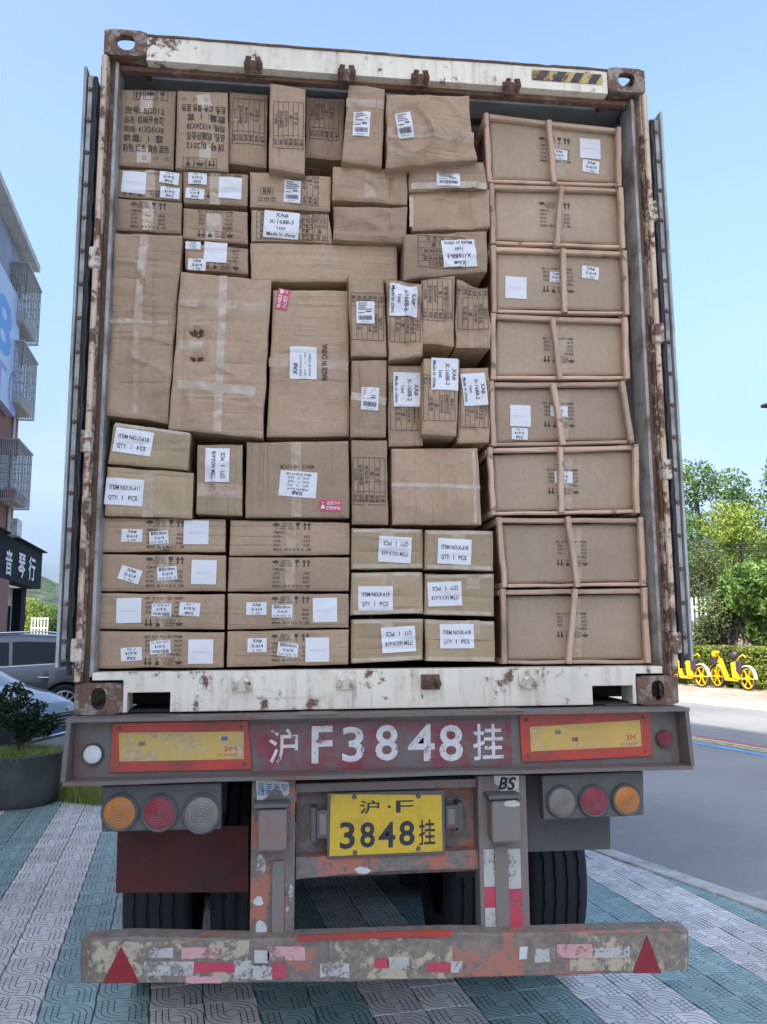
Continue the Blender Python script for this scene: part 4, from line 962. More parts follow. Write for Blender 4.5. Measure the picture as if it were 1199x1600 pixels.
Cn('recessed shadowed grid-printed carton in the top row', [(479, 151), (540, 154), (536, 250), (477, 246)], .17, mat='card_v').prn('table', 507, 186, 66, 46, -90)
Cn('upright courier-labelled carton leaning out just left of the bulging top carton', [(545, 131), (602, 138), (598, 260), (534, 250)], .02, mat='card_h', tilt=(.0, .03), crump=.004, creases=3).label('courier', 565, 195, 26, 37, 3).tape(541, 160, 600, 165, 14)
Cn('large bulging battered carton with a torn pen-marked label, top row beside the wooden crates', [(604, 146), (733, 151), (746, 249), (603, 261)], .0, bulge=.035, crump=.007, creases=5, edge=.012, dents=((618, 165, .10, .01), (725, 235, .08, .012))).label('courier', 631, 200, 24, 38, -9).tape(606, 208, 742, 216, 17)
Cn.last = None
GR = 'small cartons in the upper left rows'
# second band
Cn('low carton with a large white sheet left of two small labels', [(183, 263), (286, 267), (284, 314), (180, 307)], .11).prn('export', 232, 288, 84, 40, 180).tape(236, 266, 235, 309, 15).label('blank', 210, 286, 38, 33, 3).label('614', 265, 279, 30, 18, 184).label('614', 266, 302, 30, 17, 182)
Cn('low carton with a large white sheet right of two small stacked labels', [(286, 267), (389, 271), (387, 322), (286, 317)], .10).prn('export', 338, 290, 84, 40, 180).tape(336, 270, 336, 320, 17).label('614', 309, 280, 29, 18, 180).label('614', 305, 303, 29, 16, 182).label('blank', 360, 295, 36, 33, 2)
Cn('carton with a framed word and three small icons left of a courier label', [(390, 267), (518, 275), (517, 331), (390, 323)], .10, creases=2).label('courier', 457, 301, 26, 34, 2).prn('word', 417, 299, 20, 11).prn('icons', 417, 312, 30, 8).prn('table', 476, 292, 60, 44, -90, rows=5)
Cn('plain carton with crumpled central tape, under the leaning courier-labelled top box', [(520, 258), (637, 264), (638, 320), (518, 312)], .07, crump=.005, creases=3).tape(580, 264, 578, 310, 18)
Cn('carton with raised crumpled flaps and courier label, directly below the bulging carton', [(639, 263), (758, 253), (765, 294), (640, 297)], .05, crump=.006, edge=.01, creases=2).label('courier', 700, 282, 36, 22, 0).tape(642, 290, 762, 291, 10, 'tape_l')
Cn('unlabelled sagging carton under the box with raised crumpled flaps', [(641, 299), (765, 296), (767, 356), (643, 361)], .075, crump=.004, creases=4, mat='card_v', dents=((730, 345, .08, .010),)).tape(643, 303, 643, 355, 6, 'tape_l')
# third band
Cn('low umbrella-printed carton without labels, resting on the very tall left carton', [(180, 309), (285, 315), (284, 365), (178, 359)], .11).prn('export', 232, 337, 58, 44).tape(232, 313, 231, 360, 17, 'tape_l')
Cn('low upside-down printed carton without labels, arrows at its lower left', [(286, 324), (388, 330), (388, 381), (285, 372)], .10).prn('export', 337, 350, 58, 44, 180).tape(335, 334, 335, 374, 24, 'tape_l')
Cn('carton with a big upright X-1688-3 label and a bent right corner', [(392, 327), (515, 335), (519, 380), (391, 376)], .09, edge=.006).prn('table', 492, 354, 40, 44, 0, rows=5).prn('table', 445, 354, 88, 42, 0, rows=5).label('X-1688-3', 440, 352, 55, 42, 3)
Cn('unlabelled skewed carton beside a dark gap right of the upright X-1688-3 label', [(522, 321), (638, 323), (634, 380), (520, 374)], .06, crump=.005, creases=3, edge=.008, dents=((530, 350, .06, .012),))
# left giants
Cn('very tall plain carton with a crumpled tape seam against the left container wall', [(178, 362), (285, 367), (263, 661), (163, 648)], .07, crump=.006, creases=9, edge=.006, dents=((226, 505, .06, .010), (200, 590, .10, .010))).tape(226, 366, 216, 500, 13, 'tape_l').tape(214, 500, 211, 645, 7).tape(168, 500, 264, 506, 8, 'tape_l')
Cn('small carton with an XA label at its left above a tall punctured carton', [(289, 378), (389, 387), (389, 428), (289, 420)], .11).prn('export', 345, 402, 60, 40, 180).label('614', 302, 384, 24, 12, 0).label('614', 308, 414, 28, 18, 2).label('blank', 337, 395, 36, 32, 2)
Cn('long unlabelled carton lying level above the box with the pink fragile sticker', [(391, 378), (621, 383), (622, 441), (392, 440)], .10, creases=2, crump=.0018).tape(505, 381, 505, 439, 4)
Cn('carton with an upside-down X-1688-3 label next to the third crate', [(631, 365), (761, 361), (763, 424), (631, 436)], .02, crump=.004, edge=.006, tilt=(.02, 0)).prn('table', 690, 395, 74, 50, 180, rows=5).label('X-1688-3', 717, 397, 52, 42, 175)
Cn('tall wide carton punctured by two dark holes, the largest box of the load', [(283, 424), (425, 437), (411, 685), (262, 671)], .055, crump=.005, creases=9, edge=.005, dents=((309, 523, .045, .028), (307, 561, .035, .022), (345, 530, .09, .008))).tape(350, 428, 340, 675, 12, 'tape_l').tape(284, 472, 420, 480, 18).tape(278, 600, 400, 612, 15, 'tape_l').tape(282, 540, 322, 541, 14, 'tape_l').hole(309, 521, 28, 15, 3).hole(307, 561, 27, 8, 5)
Cn('tall carton with a pink fragile sticker and MADE IN CHINA printed sideways', [(427, 452), (545, 453), (547, 682), (416, 683)], .10, creases=5, crump=.003, dents=((435, 545, .05, .010),)).tape(420, 566, 546, 572, 16).label('fragile', 442, 468, 32, 19, -82).label('xa', 474, 568, 50, 42, -90).prn('made', 507, 566, 57, 9, -90)
# middle grid boxes
T = lambda c, x, y, L_, w, a, **k: c.prn('table', x, y, L_, w, a, **k)
c = Cn('narrow carton with a courier label stuck over its printed grid', [(544, 427), (600, 430), (606, 557), (548, 556)], .05, crump=.003, mat='card_v'); T(c, 574, 495, 74, 51, 90).label('courier', 571, 489, 28, 34, 0)
c = Cn('crushed narrow carton with a split front and an X-1688-6 label hanging across it', [(603, 437), (659, 442), (662, 556), (607, 563)], .03, crump=.008, creases=4, mat='card_h', edge=.01, dents=((632, 535, .05, .022), (640, 448, .05, .02), (615, 530, .03, .012))); T(c, 633, 498, 70, 48, 90).label('X-1688-6', 630, 471, 50, 43, 91)
c = Cn('narrow carton with an uncovered grid, right of the crushed X-1688-6 carton', [(659, 436), (711, 430), (711, 541), (661, 537)], .03, crump=.005, mat='card_v', edge=.007); T(c, 684, 469, 66, 47, -90)
c = Cn('narrow carton with an uncovered grid and a collapsed top corner, touching the crates', [(713, 437), (764, 448), (768, 544), (713, 541)], .035, crump=.006, mat='card_v', edge=.010, dents=((745, 446, .07, .02),)); T(c, 739, 481, 66, 48, 90)
c = Cn('narrow plain carton with a courier label at its middle, no printed grid', [(549, 562), (605, 562), (604, 683), (547, 683)], .06, crump=.003, creases=3, mat='card_v').label('courier', 578, 624, 27, 35, 3).tape(549, 618, 604, 628, 12, 'tape_l')
c = Cn('narrow carton with a straight X-1688-2 label, left of the jutting one', [(607, 570), (662, 571), (662, 697), (607, 698)], .07, crump=.003, mat='card_v'); T(c, 635, 636, 74, 50, 90).label('X-1688-2', 636, 609, 54, 42, 90)
c = Cn('jutting narrow carton with its X-1688-2 label folded over the top edge', [(662, 559), (719, 561), (715, 681), (658, 678)], .0, crump=.003, mat='card_v'); T(c, 686, 622, 72, 50, 90).label('X-1688-2', 695, 585, 50, 42, 91)
c = Cn('narrow carton with a crooked wrinkled X-1688-2 label, beside the fifth crate from the top', [(719, 574), (765, 573), (766, 692), (714, 692)], .06, crump=.004, mat='card_v', edge=.006); T(c, 741, 632, 72, 44, 90).label('X-1688-2', 741, 609, 50, 38, 84)
c = Cn('narrow carton with an uncovered upright grid, standing on the X-618 boxes', [(549, 687), (605, 687), (608, 820), (550, 819)], .07, crump=.003, mat='card_v'); T(c, 577, 752, 74, 51, -90)
Cn('squarish unlabelled carton taped across the middle, left of the sixth crate', [(611, 700), (748, 699), (754, 820), (613, 820)], .065, crump=.004, creases=3, mat='card_v', bulge=.012).tape(612, 757, 752, 762, 6, 'tape_l').tape(740, 702, 743, 818, 5, 'tape_l')
# lower left
Cn('tilted carton labelled X-618 under the tall left carton', [(177, 661), (300, 677), (294, 735), (168, 724)], .06, mat='card_o').label('618', 209, 691, 60, 38, 8).tape(180, 663, 298, 679, 5, 'tape_l')
Cn('carton labelled X-611, the only one with that number', [(167, 728), (304, 738), (301, 810), (162, 806)], .07, mat='card_o').label('611', 195, 769, 60, 42, 3).tape(233, 735, 231, 808, 18)
Cn('upright carton with its X-618 label turned sideways, wrapped in clear film', [(308, 694), (380, 694), (379, 806), (306, 803)], .07, mat='card_o', crump=.004).label('618', 340, 727, 53, 38, -90).tape(308, 765, 379, 768, 22)
Cn('wide carton with an upside-down form label and a red fragile sticker', [(385, 690), (546, 688), (547, 810), (383, 809)], .08, crump=.002, mat='card_v').prn('meas', 465, 730, 52, 6, 180).tape(463, 690, 463, 808, 16).label('form', 466, 757, 58, 40, 184).label('fragile', 517, 790, 34, 17, 180)
def low(lbl, q, items, ang=0, **k):
    c = Cn(lbl, q, .10, crump=.0012, creases=0, mat='card_h', **k); x0 = (q[0][0]+q[3][0])/2; x1 = q[1][0]; cx = (x0+x1)/2+6; yt, yb_ = q[0][1], q[2][1]
    c.prn('export', cx-2, (yt+yb_)/2, 62, (yb_-yt)*.86, ang).tape(cx-4, yt+3, cx-4, yb_-3, 15)
    for it in items: c.label(*it)
    pr = Print()
    for sx in (-1, 1):
        for sy in (-1, 1): pr.rect(sx*.225-.0005, sy*.03-.02, sx*.225+.001, sy*.03+.02)
    return c
low('long flat carton with a handwritten scrawl, top of the left flat stack', [(158, 808), (353, 811), (353, 863), (156, 863)], (('614', 207, 837, 33, 20, 1), ('mid', 249, 840, 30, 20, -5), ('blank', 307, 832, 39, 37, 0))).prn('scribble', 258, 858, 16, 8, -10)
low('long flat carton with its left label tilted steeply, left flat stack', [(156, 865), (354, 867), (354, 924), (153, 924)], (('614', 204, 898, 34, 22, 17), ('mid', 262, 896, 31, 21, -5), ('blank', 319, 894, 39, 38, 1)))
low('long flat carton with a white sheet at its left end, left flat stack', [(153, 926), (352, 928), (351, 984), (152, 984)], (('blank', 202, 954, 39, 39, -1), ('mid', 253, 953, 31, 20, 181), ('614', 297, 952, 32, 21, 184)), 180)
low('long flat carton standing on the container floor in the left corner, printed upside down', [(152, 986), (351, 987), (350, 1044), (151, 1045)], (('614', 206, 1022, 33, 21, 177), ('mid', 251, 1011, 32, 21, 176), ('blank', 314, 1018, 39, 38, 0)), 180)
low('long flat carton without paper labels directly under the red fragile sticker box', [(360, 812), (547, 816), (547, 867), (357, 868)], ())
low('long flat carton without any paper label, second in the middle flat stack', [(357, 870), (547, 870), (547, 924), (355, 925)], ())
low('long flat carton third in the middle flat stack, white sheet above the lowest one', [(355, 927), (546, 927), (546, 981), (355, 984)], (('614', 401, 951, 32, 20, 0), ('mid', 441, 955, 32, 20, 0), ('blank', 508, 953, 38, 38, -1)))
low('long flat carton on the container floor, bottom of the middle flat stack', [(355, 986), (546, 983), (545, 1039), (354, 1043)], (('614', 402, 1008, 30, 22, 0), ('mid', 450, 1015, 32, 21, 6), ('blank', 496, 1015, 37, 38, 0)))
for lbl, q, l, tp_ in (
    ('filmed X-618 carton with inverted label, left box of the top pair', [(549, 824), (661, 826), (663, 889), (548, 890)], (617, 859, 51, 40, 183), 605),
    ('filmed X-618 carton with its label upright, right box of the top pair', [(664, 827), (771, 829), (772, 893), (664, 890)], (710, 862, 52, 40, 3), 717),
    ('filmed X-618 carton with upright label low left, in the middle pair', [(549, 894), (661, 893), (662, 959), (548, 962)], (587, 935, 54, 38, 0), 605),
    ('filmed X-618 carton with inverted label, right box of the middle pair', [(664, 896), (773, 896), (773, 964), (663, 961)], (695, 928, 53, 38, 178), 740),
    ('filmed X-618 carton with inverted label, left box of the bottom pair', [(549, 967), (662, 966), (662, 1032), (548, 1037)], (623, 999, 53, 40, 177), 605),
    ('filmed X-618 carton with upright label, right box of the bottom pair', [(664, 967), (774, 970), (775, 1035), (665, 1034)], (714, 994, 53, 38, 0), 740)):
    c = Cn(lbl, q, .07+.01*(tp_ % 3), depth=.45, crump=.0025, creases=1, mat='card_o'); c.tape(tp_, q[0][1]+2, tp_, q[0][1]+24, 20).label('618', *l)
    c.tape(q[0][0]+3, q[0][1]+5, q[1][0]-3, q[1][1]+4, 5, 'tape_l').tape(q[3][0]+3, q[3][1]-5, q[2][0]-3, q[2][1]-5, 6, 'tape_l')
# crates
def crate(lbl, lbl2, TL, TR, BR, BL, m0, m1, ang, cx, cy, labs, y=.10, left2=None):
    f = 7.5
    q = [(TL[0]+8, TL[1]+11), (TR[0]-6, TR[1]+10), (BR[0]-6, BR[1]-5), (BL[0]+7, BL[1]-5)]
    cen = W((TL[0]+TR[0])/2, BR[1], y)
    root = tag(empty('wooden_crate', (cen.x, y+.25, cen.z)), lbl, 'crate', 'wooden crates along the right wall'); off = Vector((-cen.x, -y-.25, -cen.z))
    def bat(p0, p1, w_, mat, yy=y, d=.026):
        a, c_ = W(*p0, yy), W(*p1, yy); b = MB(); n = 5; wd_ = w_/370; r = random.Random(int(p0[0]*7+p0[1])); t = (c_-a); u = Vector((-t.z, 0, t.x)).normalized()
        prev = None
        for k in range(n+1):
            o_ = a+t*(k/n)+u*r.uniform(-.002, .002); hw = wd_/2*r.uniform(.9, 1.08); i = len(b.v); ch = .004
            sec = [o_-u*hw+Vector((0, d, 0)), o_-u*hw+Vector((0, ch, 0)), o_-u*(hw-ch), o_+u*(hw-ch), o_+u*hw+Vector((0, ch, 0)), o_+u*hw+Vector((0, d, 0))]
            b.v += [tuple(s_) for s_ in sec]
            if prev is not None:
                for m_ in range(6): b.f.append((prev+m_, i+m_, i+(m_+1) % 6, prev+(m_+1) % 6))
            else: b.f.append(tuple(range(i, i+6)))
            prev = i
        b.f.append(tuple(reversed(range(prev, prev+6)))); o = b.build('batten', M[mat], root, smooth=True); o.location = off
    bat((TL[0]+4, TL[1]), (BL[0]+4, BL[1]), 8.5, 'wood_v', y-.012); bat((TR[0]-3, TR[1]), (BR[0]-3, BR[1]), 8.5, 'wood_v', y-.012); bat(m0, m1, 9, 'wood_v', y-.014)
    bat((TL[0]+8, TL[1]+5), (TR[0]-6, TR[1]+5), 7.5, 'wood_h', y+.0145); bat((BL[0]+8, BL[1]-2), (BR[0]-6, BR[1]-2), 5.5, 'wood_h', y+.0145)
    # runners going back along the corners
    for px, py in ((TL[0]+4, TL[1]+5), (TR[0]-3, TR[1]+5), (BL[0]+4, BL[1]-3), (BR[0]-3, BR[1]-3)):
        p = W(px, py, y); b = MB(); b.box(p.x-.011, p.x+.011, y+.042, y+.5, p.z-.011, p.z+.011); o = b.build('batten', M['wood_h'], root); o.location = off
    c = Cn(lbl2, q, y+.045, depth=.42, crump=.0010, creases=0, mat='card_g', cat='carton', group='cartons inside the wooden crates')
    c.tape(cx+6, q[0][1]+4, cx+6, q[3][1]-4, 18); c.prn('export', cx, cy, 50, 42, ang)
    for l in labs: c.label(*l)
crate('topmost wooden crate by the right wall', 'carton in the topmost crate with a white sheet at its right', (757, 176), (971, 198), (972, 290), (762, 284), (859, 187), (867, 284), 0, 867, 236, (('614', 873, 243, 26, 15, 2), ('blank', 922, 233, 32, 31, 1), ('614', 923, 261, 26, 19, 6)))
crate('second wooden crate from the top, its middle batten slanting down to the left', 'carton without paper labels behind the battens of the second crate from the top', (765, 286), (974, 292), (978, 387), (768, 380), (880, 290), (871, 384), 0, 867, 337, ())
crate('third wooden crate from the top', 'carton in the third crate from the top, large white sheet at its lower left', (767, 383), (980, 391), (984, 491), (770, 487), (881, 388), (884, 487), 180, 871, 438, (('blank', 806, 450, 33, 34, 2), ('614', 868, 434, 18, 16, 3), ('614', 922, 427, 26, 20, 6)))
crate('fourth wooden crate from the top, middle batten slanting down to the right', 'carton without paper labels behind the battens of the fourth crate from the top', (768, 489), (981, 496), (985, 591), (768, 592), (865, 496), (877, 592), 180, 872, 547, ())
crate('fifth wooden crate from the top, its right batten leaning outward', 'carton in the fifth crate with a white sheet above a small label', (765, 596), (977, 595), (992, 692), (768, 696), (866, 599), (881, 694), 180, 873, 648, (('blank', 813, 650, 32, 33, 1), ('614', 812, 678, 25, 18, 181), ('614', 873, 643, 27, 16, 181)))
crate('sixth wooden crate from the top, with battens left straight', 'carton in the sixth crate, its one small label half hidden by a batten', (762, 699), (998, 694), (1000, 801), (768, 804), (877, 698), (878, 800), 180, 879, 752, (('614', 880, 746, 28, 18, 180),))
crate('seventh wooden crate from the top, second from the floor', 'carton behind the battens of the second crate from the floor', (776, 808), (1006, 808), (1010, 915), (786, 917), (889, 807), (904, 917), 180, 893, 864, ())
crate('lowest wooden crate standing on the container floor', 'carton behind the battens of the lowest crate on the floor', (783, 920), (1011, 918), (1017, 1036), (786, 1037), (900, 920), (890, 1037), 180, 893, 976, ())
# ------------------------------------------------------------------ surroundings
Hd = Vector((math.sin(YAW), math.cos(YAW), 0))
def D(px, py, d):
    r = ray(px, py); return CAM+r*(d/r.dot(Hd))
def leafmat(name, cols, trans=.3, rough=.5):
    s = NT(name); ge = s.n('ShaderNodeNewGeometry'); v = s.coord(); n1 = s.noise(v, .9, 3, .5)
    c = s.ramp(ge.outputs['Random Per Island'], *[(k/(len(cols)-1), c) for k, c in enumerate(cols)])
    c = s.mix(s.ramp(n1, (.4, 0), (.65, .5)), c, tuple(x*1.5 for x in cols[-1]))
    s.set(c, rough, 0, .3); tr_ = s.n('ShaderNodeBsdfTranslucent'); s.l(c, tr_.inputs[0]); mxs = s.n('ShaderNodeMixShader'); mxs.inputs[0].default_value = trans
    s.l(s.b.outputs[0], mxs.inputs[1]); s.l(tr_.outputs[0], mxs.inputs[2]); s.l(mxs.outputs[0], s.out.inputs[0]); return s.m
M['lf_mid'] = leafmat('mid_green_leaves', [(.055, .11, .025), (.09, .17, .035), (.13, .22, .05)])
M['lf_yel'] = leafmat('yellow_green_leaves', [(.13, .20, .03), (.20, .28, .045), (.28, .34, .07)])
M['lf_olive'] = leafmat('olive_leaves', [(.08, .12, .05), (.12, .16, .07), (.17, .20, .09)])
M['lf_bright'] = leafmat('bright_broad_leaves', [(.06, .13, .03), (.11, .20, .045), (.17, .27, .065)])
M['lf_dark'] = leafmat('dark_glossy_leaves', [(.012, .030, .014), (.025, .055, .022), (.04, .08, .03)], .12, .3)
M['lf_hedge'] = leafmat('hedge_leaves', [(.08, .13, .025), (.15, .21, .035), (.24, .28, .05)])
M['grass'] = leafmat('grass_blades', [(.16, .24, .05), (.28, .38, .08), (.42, .44, .15)])
M['bark'] = dirty('bark', (.10, .08, .06), (.04, .03, .025), .5, 8, .9, bump=.4)
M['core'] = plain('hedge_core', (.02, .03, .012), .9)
def leaf_mesh(name, pts, size, mat, seed=0, up=.0, asp=.55):
    r = random.Random(seed); V = []; F_ = []
    for p in pts:
        a = Vector((r.gauss(0, 1), r.gauss(0, 1), r.gauss(0, .6))).normalized(); n = Vector((r.gauss(0, 1), r.gauss(0, 1), r.gauss(up, 1))).normalized()
        u = a.cross(n)
        if u.length < .1: u = Vector((1, 0, 0))
        u.normalize(); a = n.cross(u); L_ = size*r.uniform(.6, 1.3); w = L_*asp; i = len(V); p = Vector(p)
        V += [tuple(p-a*L_/2), tuple(p+u*w/2+n*L_*.08), tuple(p+a*L_/2), tuple(p-u*w/2+n*L_*.08)]; F_.append((i, i+1, i+2, i+3))
    me = bpy.data.meshes.new(name); me.from_pydata(V, [], F_); me.materials.append(mat); return me
def crown_pts(n, lobes, seed):
    r = random.Random(seed); out = []
    ws = [l[3]**2 for l in lobes]
    for _ in range(n):
        x, y, z, R_ = r.choices(lobes, ws)[0]
        v = Vector((r.gauss(0, 1), r.gauss(0, 1), r.gauss(0, 1))).normalized()*R_*(r.random()**.28)
        q = Vector((x, y, z))+v
        if noise.noise(q*1.7/max(.2, R_)*.9+Vector((seed, 0, 0))) < -.22: continue
        out.append(q)
    return out
def tree_proto(seed, H, R_, n, size, mat, nl=9):
    r = random.Random(seed); lobes = []
    for k in range(nl):
        a = r.uniform(0, 6.28); q = r.uniform(.15, .75)*R_; z = H-R_*.4-r.random()*(H-R_*1.1)*.72
        lobes.append((q*math.cos(a), q*math.sin(a), z, R_*r.uniform(.30, .52)))
    lobes.append((0, 0, H-R_*.45, R_*.45))
    cm = leaf_mesh('crown', crown_pts(n, lobes, seed), size, mat, seed)
    b = MB(); b.tube([(0, 0, -.1), (.05, .03, H*.3), (0, .1, H*.6), (0, 0, H*.85)], [H*.028, H*.022, H*.014, .02], 8)
    for l in lobes: b.tube([(0, .03, H*r.uniform(.25, .5)), (l[0]*.5, l[1]*.5, l[2]*.8), (l[0], l[1], l[2])], [H*.012, H*.008, .015], 6)
    return cm, b.data('trunk', M['bark'], smooth=True)
protos = {}
def tree(kind, loc, label, H, R_, n, size, mat, seed, group=None, rz=0, sc=1, name='tree', cat='tree'):
    key = (kind, seed)
    if key not in protos: protos[key] = tree_proto(seed, H, R_, n, size, M[mat])
    cm, tmn = protos[key]; o = empty(name, loc, rz); o.scale = (sc, sc, sc); tag(o, label, cat, group)
    for nm, me in (('crown', cm), ('trunk', tmn)):
        c = bpy.data.objects.new(nm, me); COL.objects.link(c); c.parent = o
    return o
def gp(px, d): p = D(px, 988, d); return (p.x, p.y, -.02)
GT = 'trees beyond the far pavement'
tree('a', gp(1103, 38), 'tall mid-green tree rising directly right of the open container door', 9.4, 2.3, 9000, .17, 'lf_mid', 3, GT)
tree('b', gp(1158, 42), 'tall lighter tree with a sunlit yellowish top, right of the tallest tree', 9.9, 2.2, 8000, .18, 'lf_mid', 4, GT)
tree('c', gp(1150, 34), 'yellow-green leafy tree below the power cables', 6.8, 2.0, 7500, .16, 'lf_yel', 5, GT)
tree('d', gp(1198, 37), 'dark green tree at the right edge of the picture', 8.0, 2.2, 8000, .16, 'lf_mid', 6, GT)
tree('e', gp(1102, 32.5), 'olive-green small-leaved tree behind the white picket fence', 5.2, 1.9, 9000, .11, 'lf_olive', 7, GT)
def off_pt(px, off):
    best = min((abs(599.5+FPX*(Vector((far_x(y), y, 0))+Vector((off, 0, 0))-CAM).dot(Rv)/(Vector((far_x(y)+off, y, 0))-CAM).dot(Fv)-px), y) for y in [10+.1*k for k in range(300)])[1]; return (far_x(best)+off, best, -.02)
tree('f', off_pt(1182, 5.6), 'broad bright green bush rising behind the hedge in front of the picket fence', 3.9, 1.45, 5200, .18, 'lf_bright', 8, None, name='bush', cat='bush')
tree('f', off_pt(1222, 5.5), 'bright green bush cut off by the right picture edge', 3.9, 1.45, 5200, .18, 'lf_bright', 8, None, 2, name='bush', cat='bush')
tree('h', off_pt(1133, 5.1), 'olive bush that hides the right part of the picket fence', 3.0, 1.05, 4200, .11, 'lf_olive', 9, None, 2, name='bush', cat='bush')
tree('h', off_pt(1104, 4.9), 'small olive bush spilling over the hedge in front of the white pickets', 2.3, .75, 4200, .11, 'lf_olive', 9, None, 1, .72, name='bush', cat='bush')
for k, (px, d, sc, lb) in enumerate(((1040, 41, 1, 'mid-green tree directly behind the right door leaf'), (985, 47, 1.05, 'mid-green tree hidden behind the truck'), (1245, 36, 1.0, 'mid-green tree just beyond the right edge of the picture'))):
    tree('a', gp(px, d), lb, 9.4, 2.3, 9000, .17, 'lf_mid', 3, GT, k*1.3, sc)
# clipped hedge
def fx(y, o): return far_x(y)+o
hp = []; r = random.Random(2)
for _ in range(26000):
    y = 12+18*r.random(); o_ = 3.75+1.15*r.random(); z = .02+1.13*r.random()
    f_ = r.random()
    if f_ < .52: o_ = 3.75+r.uniform(-.05, .06)
    elif f_ < .95: z = 1.13+r.uniform(-.07, .06)
    hp.append((fx(y, o_), y, z+.05*noise.noise(Vector((y*2, o_*2, 0)))))
for _ in range(5000):
    y = 30+30*r.random(); hp.append((fx(y, 3.75), y, 1.15*r.random()))
hedge = tag(empty('hedge', (fx(20, 4.2), 20, 0)), 'clipped yellow-green hedge behind the two yellow bicycles', 'hedge')
me = leaf_mesh('hedge_leaves', hp, .085, M['lf_hedge'], 5, .6, .7); o = bpy.data.objects.new('hedge_leaves', me); COL.objects.link(o); o.parent = hedge; o.location = -hedge.location; o['kind'] = 'stuff'
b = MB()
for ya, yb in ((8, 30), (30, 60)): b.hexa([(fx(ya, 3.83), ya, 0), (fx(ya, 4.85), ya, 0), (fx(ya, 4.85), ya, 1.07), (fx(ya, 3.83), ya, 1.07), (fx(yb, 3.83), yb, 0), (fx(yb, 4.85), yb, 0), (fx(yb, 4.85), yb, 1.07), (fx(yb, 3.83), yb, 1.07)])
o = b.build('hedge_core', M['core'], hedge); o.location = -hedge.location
# picket fence on its low wall
M['white_paint'] = dirty('white_paint', (.72, .73, .70), (.30, .28, .24), .35, 5, .5); M['wall_stone'] = dirty('wall_coping', (.42, .33, .29), (.2, .17, .15), .5, 4, .8)
fn = tag(empty('picket_fence', (fx(22, 5.6), 22, 0)), 'white picket fence on a low brownish wall behind the hedge', 'fence')
foff = -fn.location
b = MB(); b.hexa([(fx(14, 5.5), 14, 0), (fx(14, 5.75), 14, 0), (fx(14, 5.75), 14, 1.42), (fx(14, 5.5), 14, 1.42), (fx(34, 5.5), 34, 0), (fx(34, 5.75), 34, 0), (fx(34, 5.75), 34, 1.42), (fx(34, 5.5), 34, 1.42)]); o = b.build('low_wall', M['wall_stone'], fn, bev=.01); o.location = foff
for z in (1.62, 2.45):
    b = MB(); b.bar((fx(14, 5.62), 14, z), (fx(34, 5.62), 34, z), .06, .03, (1, 0, 0)); o = b.build('rail', M['white_paint'], fn); o.location = foff
pk = MB(); pk.slab([(-.045, 0), (.045, 0), (.045, 1.28), (0, 1.38), (-.045, 1.28)], -.012, .012); pkm = pk.data('picket', M['white_paint'])
for k in range(96):
    y = 14.2+k*.205; o = bpy.data.objects.new('picket', pkm); COL.objects.link(o); o.parent = fn; o.location = Vector((fx(y, 5.585), y, 1.43))+foff; o.rotation_euler = (0, 0, math.radians(90)+.25)
# power cables and poles
M['cable'] = plain('cable_sheath', (.03, .03, .032), .7); M['concrete'] = dirty('pole_concrete', (.36, .35, .33), (.16, .15, .13), .4, 4, .85)
c0, c1 = D(985, 826, 38), D(1330, 848, 17)
for k in range(7):
    dz = (-.11, -.06, -.02, .02, .06, .10, .15)[k]; pts = []
    for j in range(17):
        t = j/16; p = c0.lerp(c1, t); pts.append((p.x+.03*(k % 3), p.y, p.z+dz-(.35+.05*(k % 4))*4*t*(1-t)))
    tag(MB().tube(pts, .012, 6).build('power_cable', M['cable'], smooth=True), ('lowest', 'second lowest', 'third lowest', 'middle', 'third highest', 'second highest', 'topmost')[k]+' strand of the black cable bundle sagging across the roadside trees', 'cable', 'strands of the cable bundle')
for p, lb in ((c0, 'far utility pole of the cable bundle, hidden behind the truck'), (c1, 'near utility pole of the cable bundle, beyond the right edge')):
    u_ = tag(empty('utility_pole', (p.x+.02, p.y, -.02)), lb, 'pole', 'utility poles'); MB().tube([(0, 0, 0), (0, 0, p.z+.9)], [.16, .11], 12).build('shaft', M['concrete'], u_, smooth=True)
    MB().box(-.5, .5, -.04, .04, p.z+.15, p.z+.25).build('crossarm', M['concrete'], u_)
# street lamp cut by the picture's right edge
p = D(1232, 988, 24); q = D(1196, 633, 24); sl = tag(empty('street_lamp', (p.x, p.y, -.02)), 'street lamp whose dark head just enters at the right edge of the picture', 'street lamp')
zt2 = q.z
MB().tube([(0, 0, 0), (0, 0, zt2-.3), (q.x*.3+p.x*.7-p.x, q.y*.3+p.y*.7-p.y, zt2+.05), (q.x-p.x+.3, q.y-p.y, zt2+.05)], [.07, .05, .035, .03], 10).build('lamp_post', M['concrete'], sl, smooth=True)
MB().box(q.x-p.x-.1, q.x-p.x+.38, q.y-p.y-.11, q.y-p.y+.11, zt2-.05, zt2+.05).build('lamp_head', M['black'], sl, bev=.03)
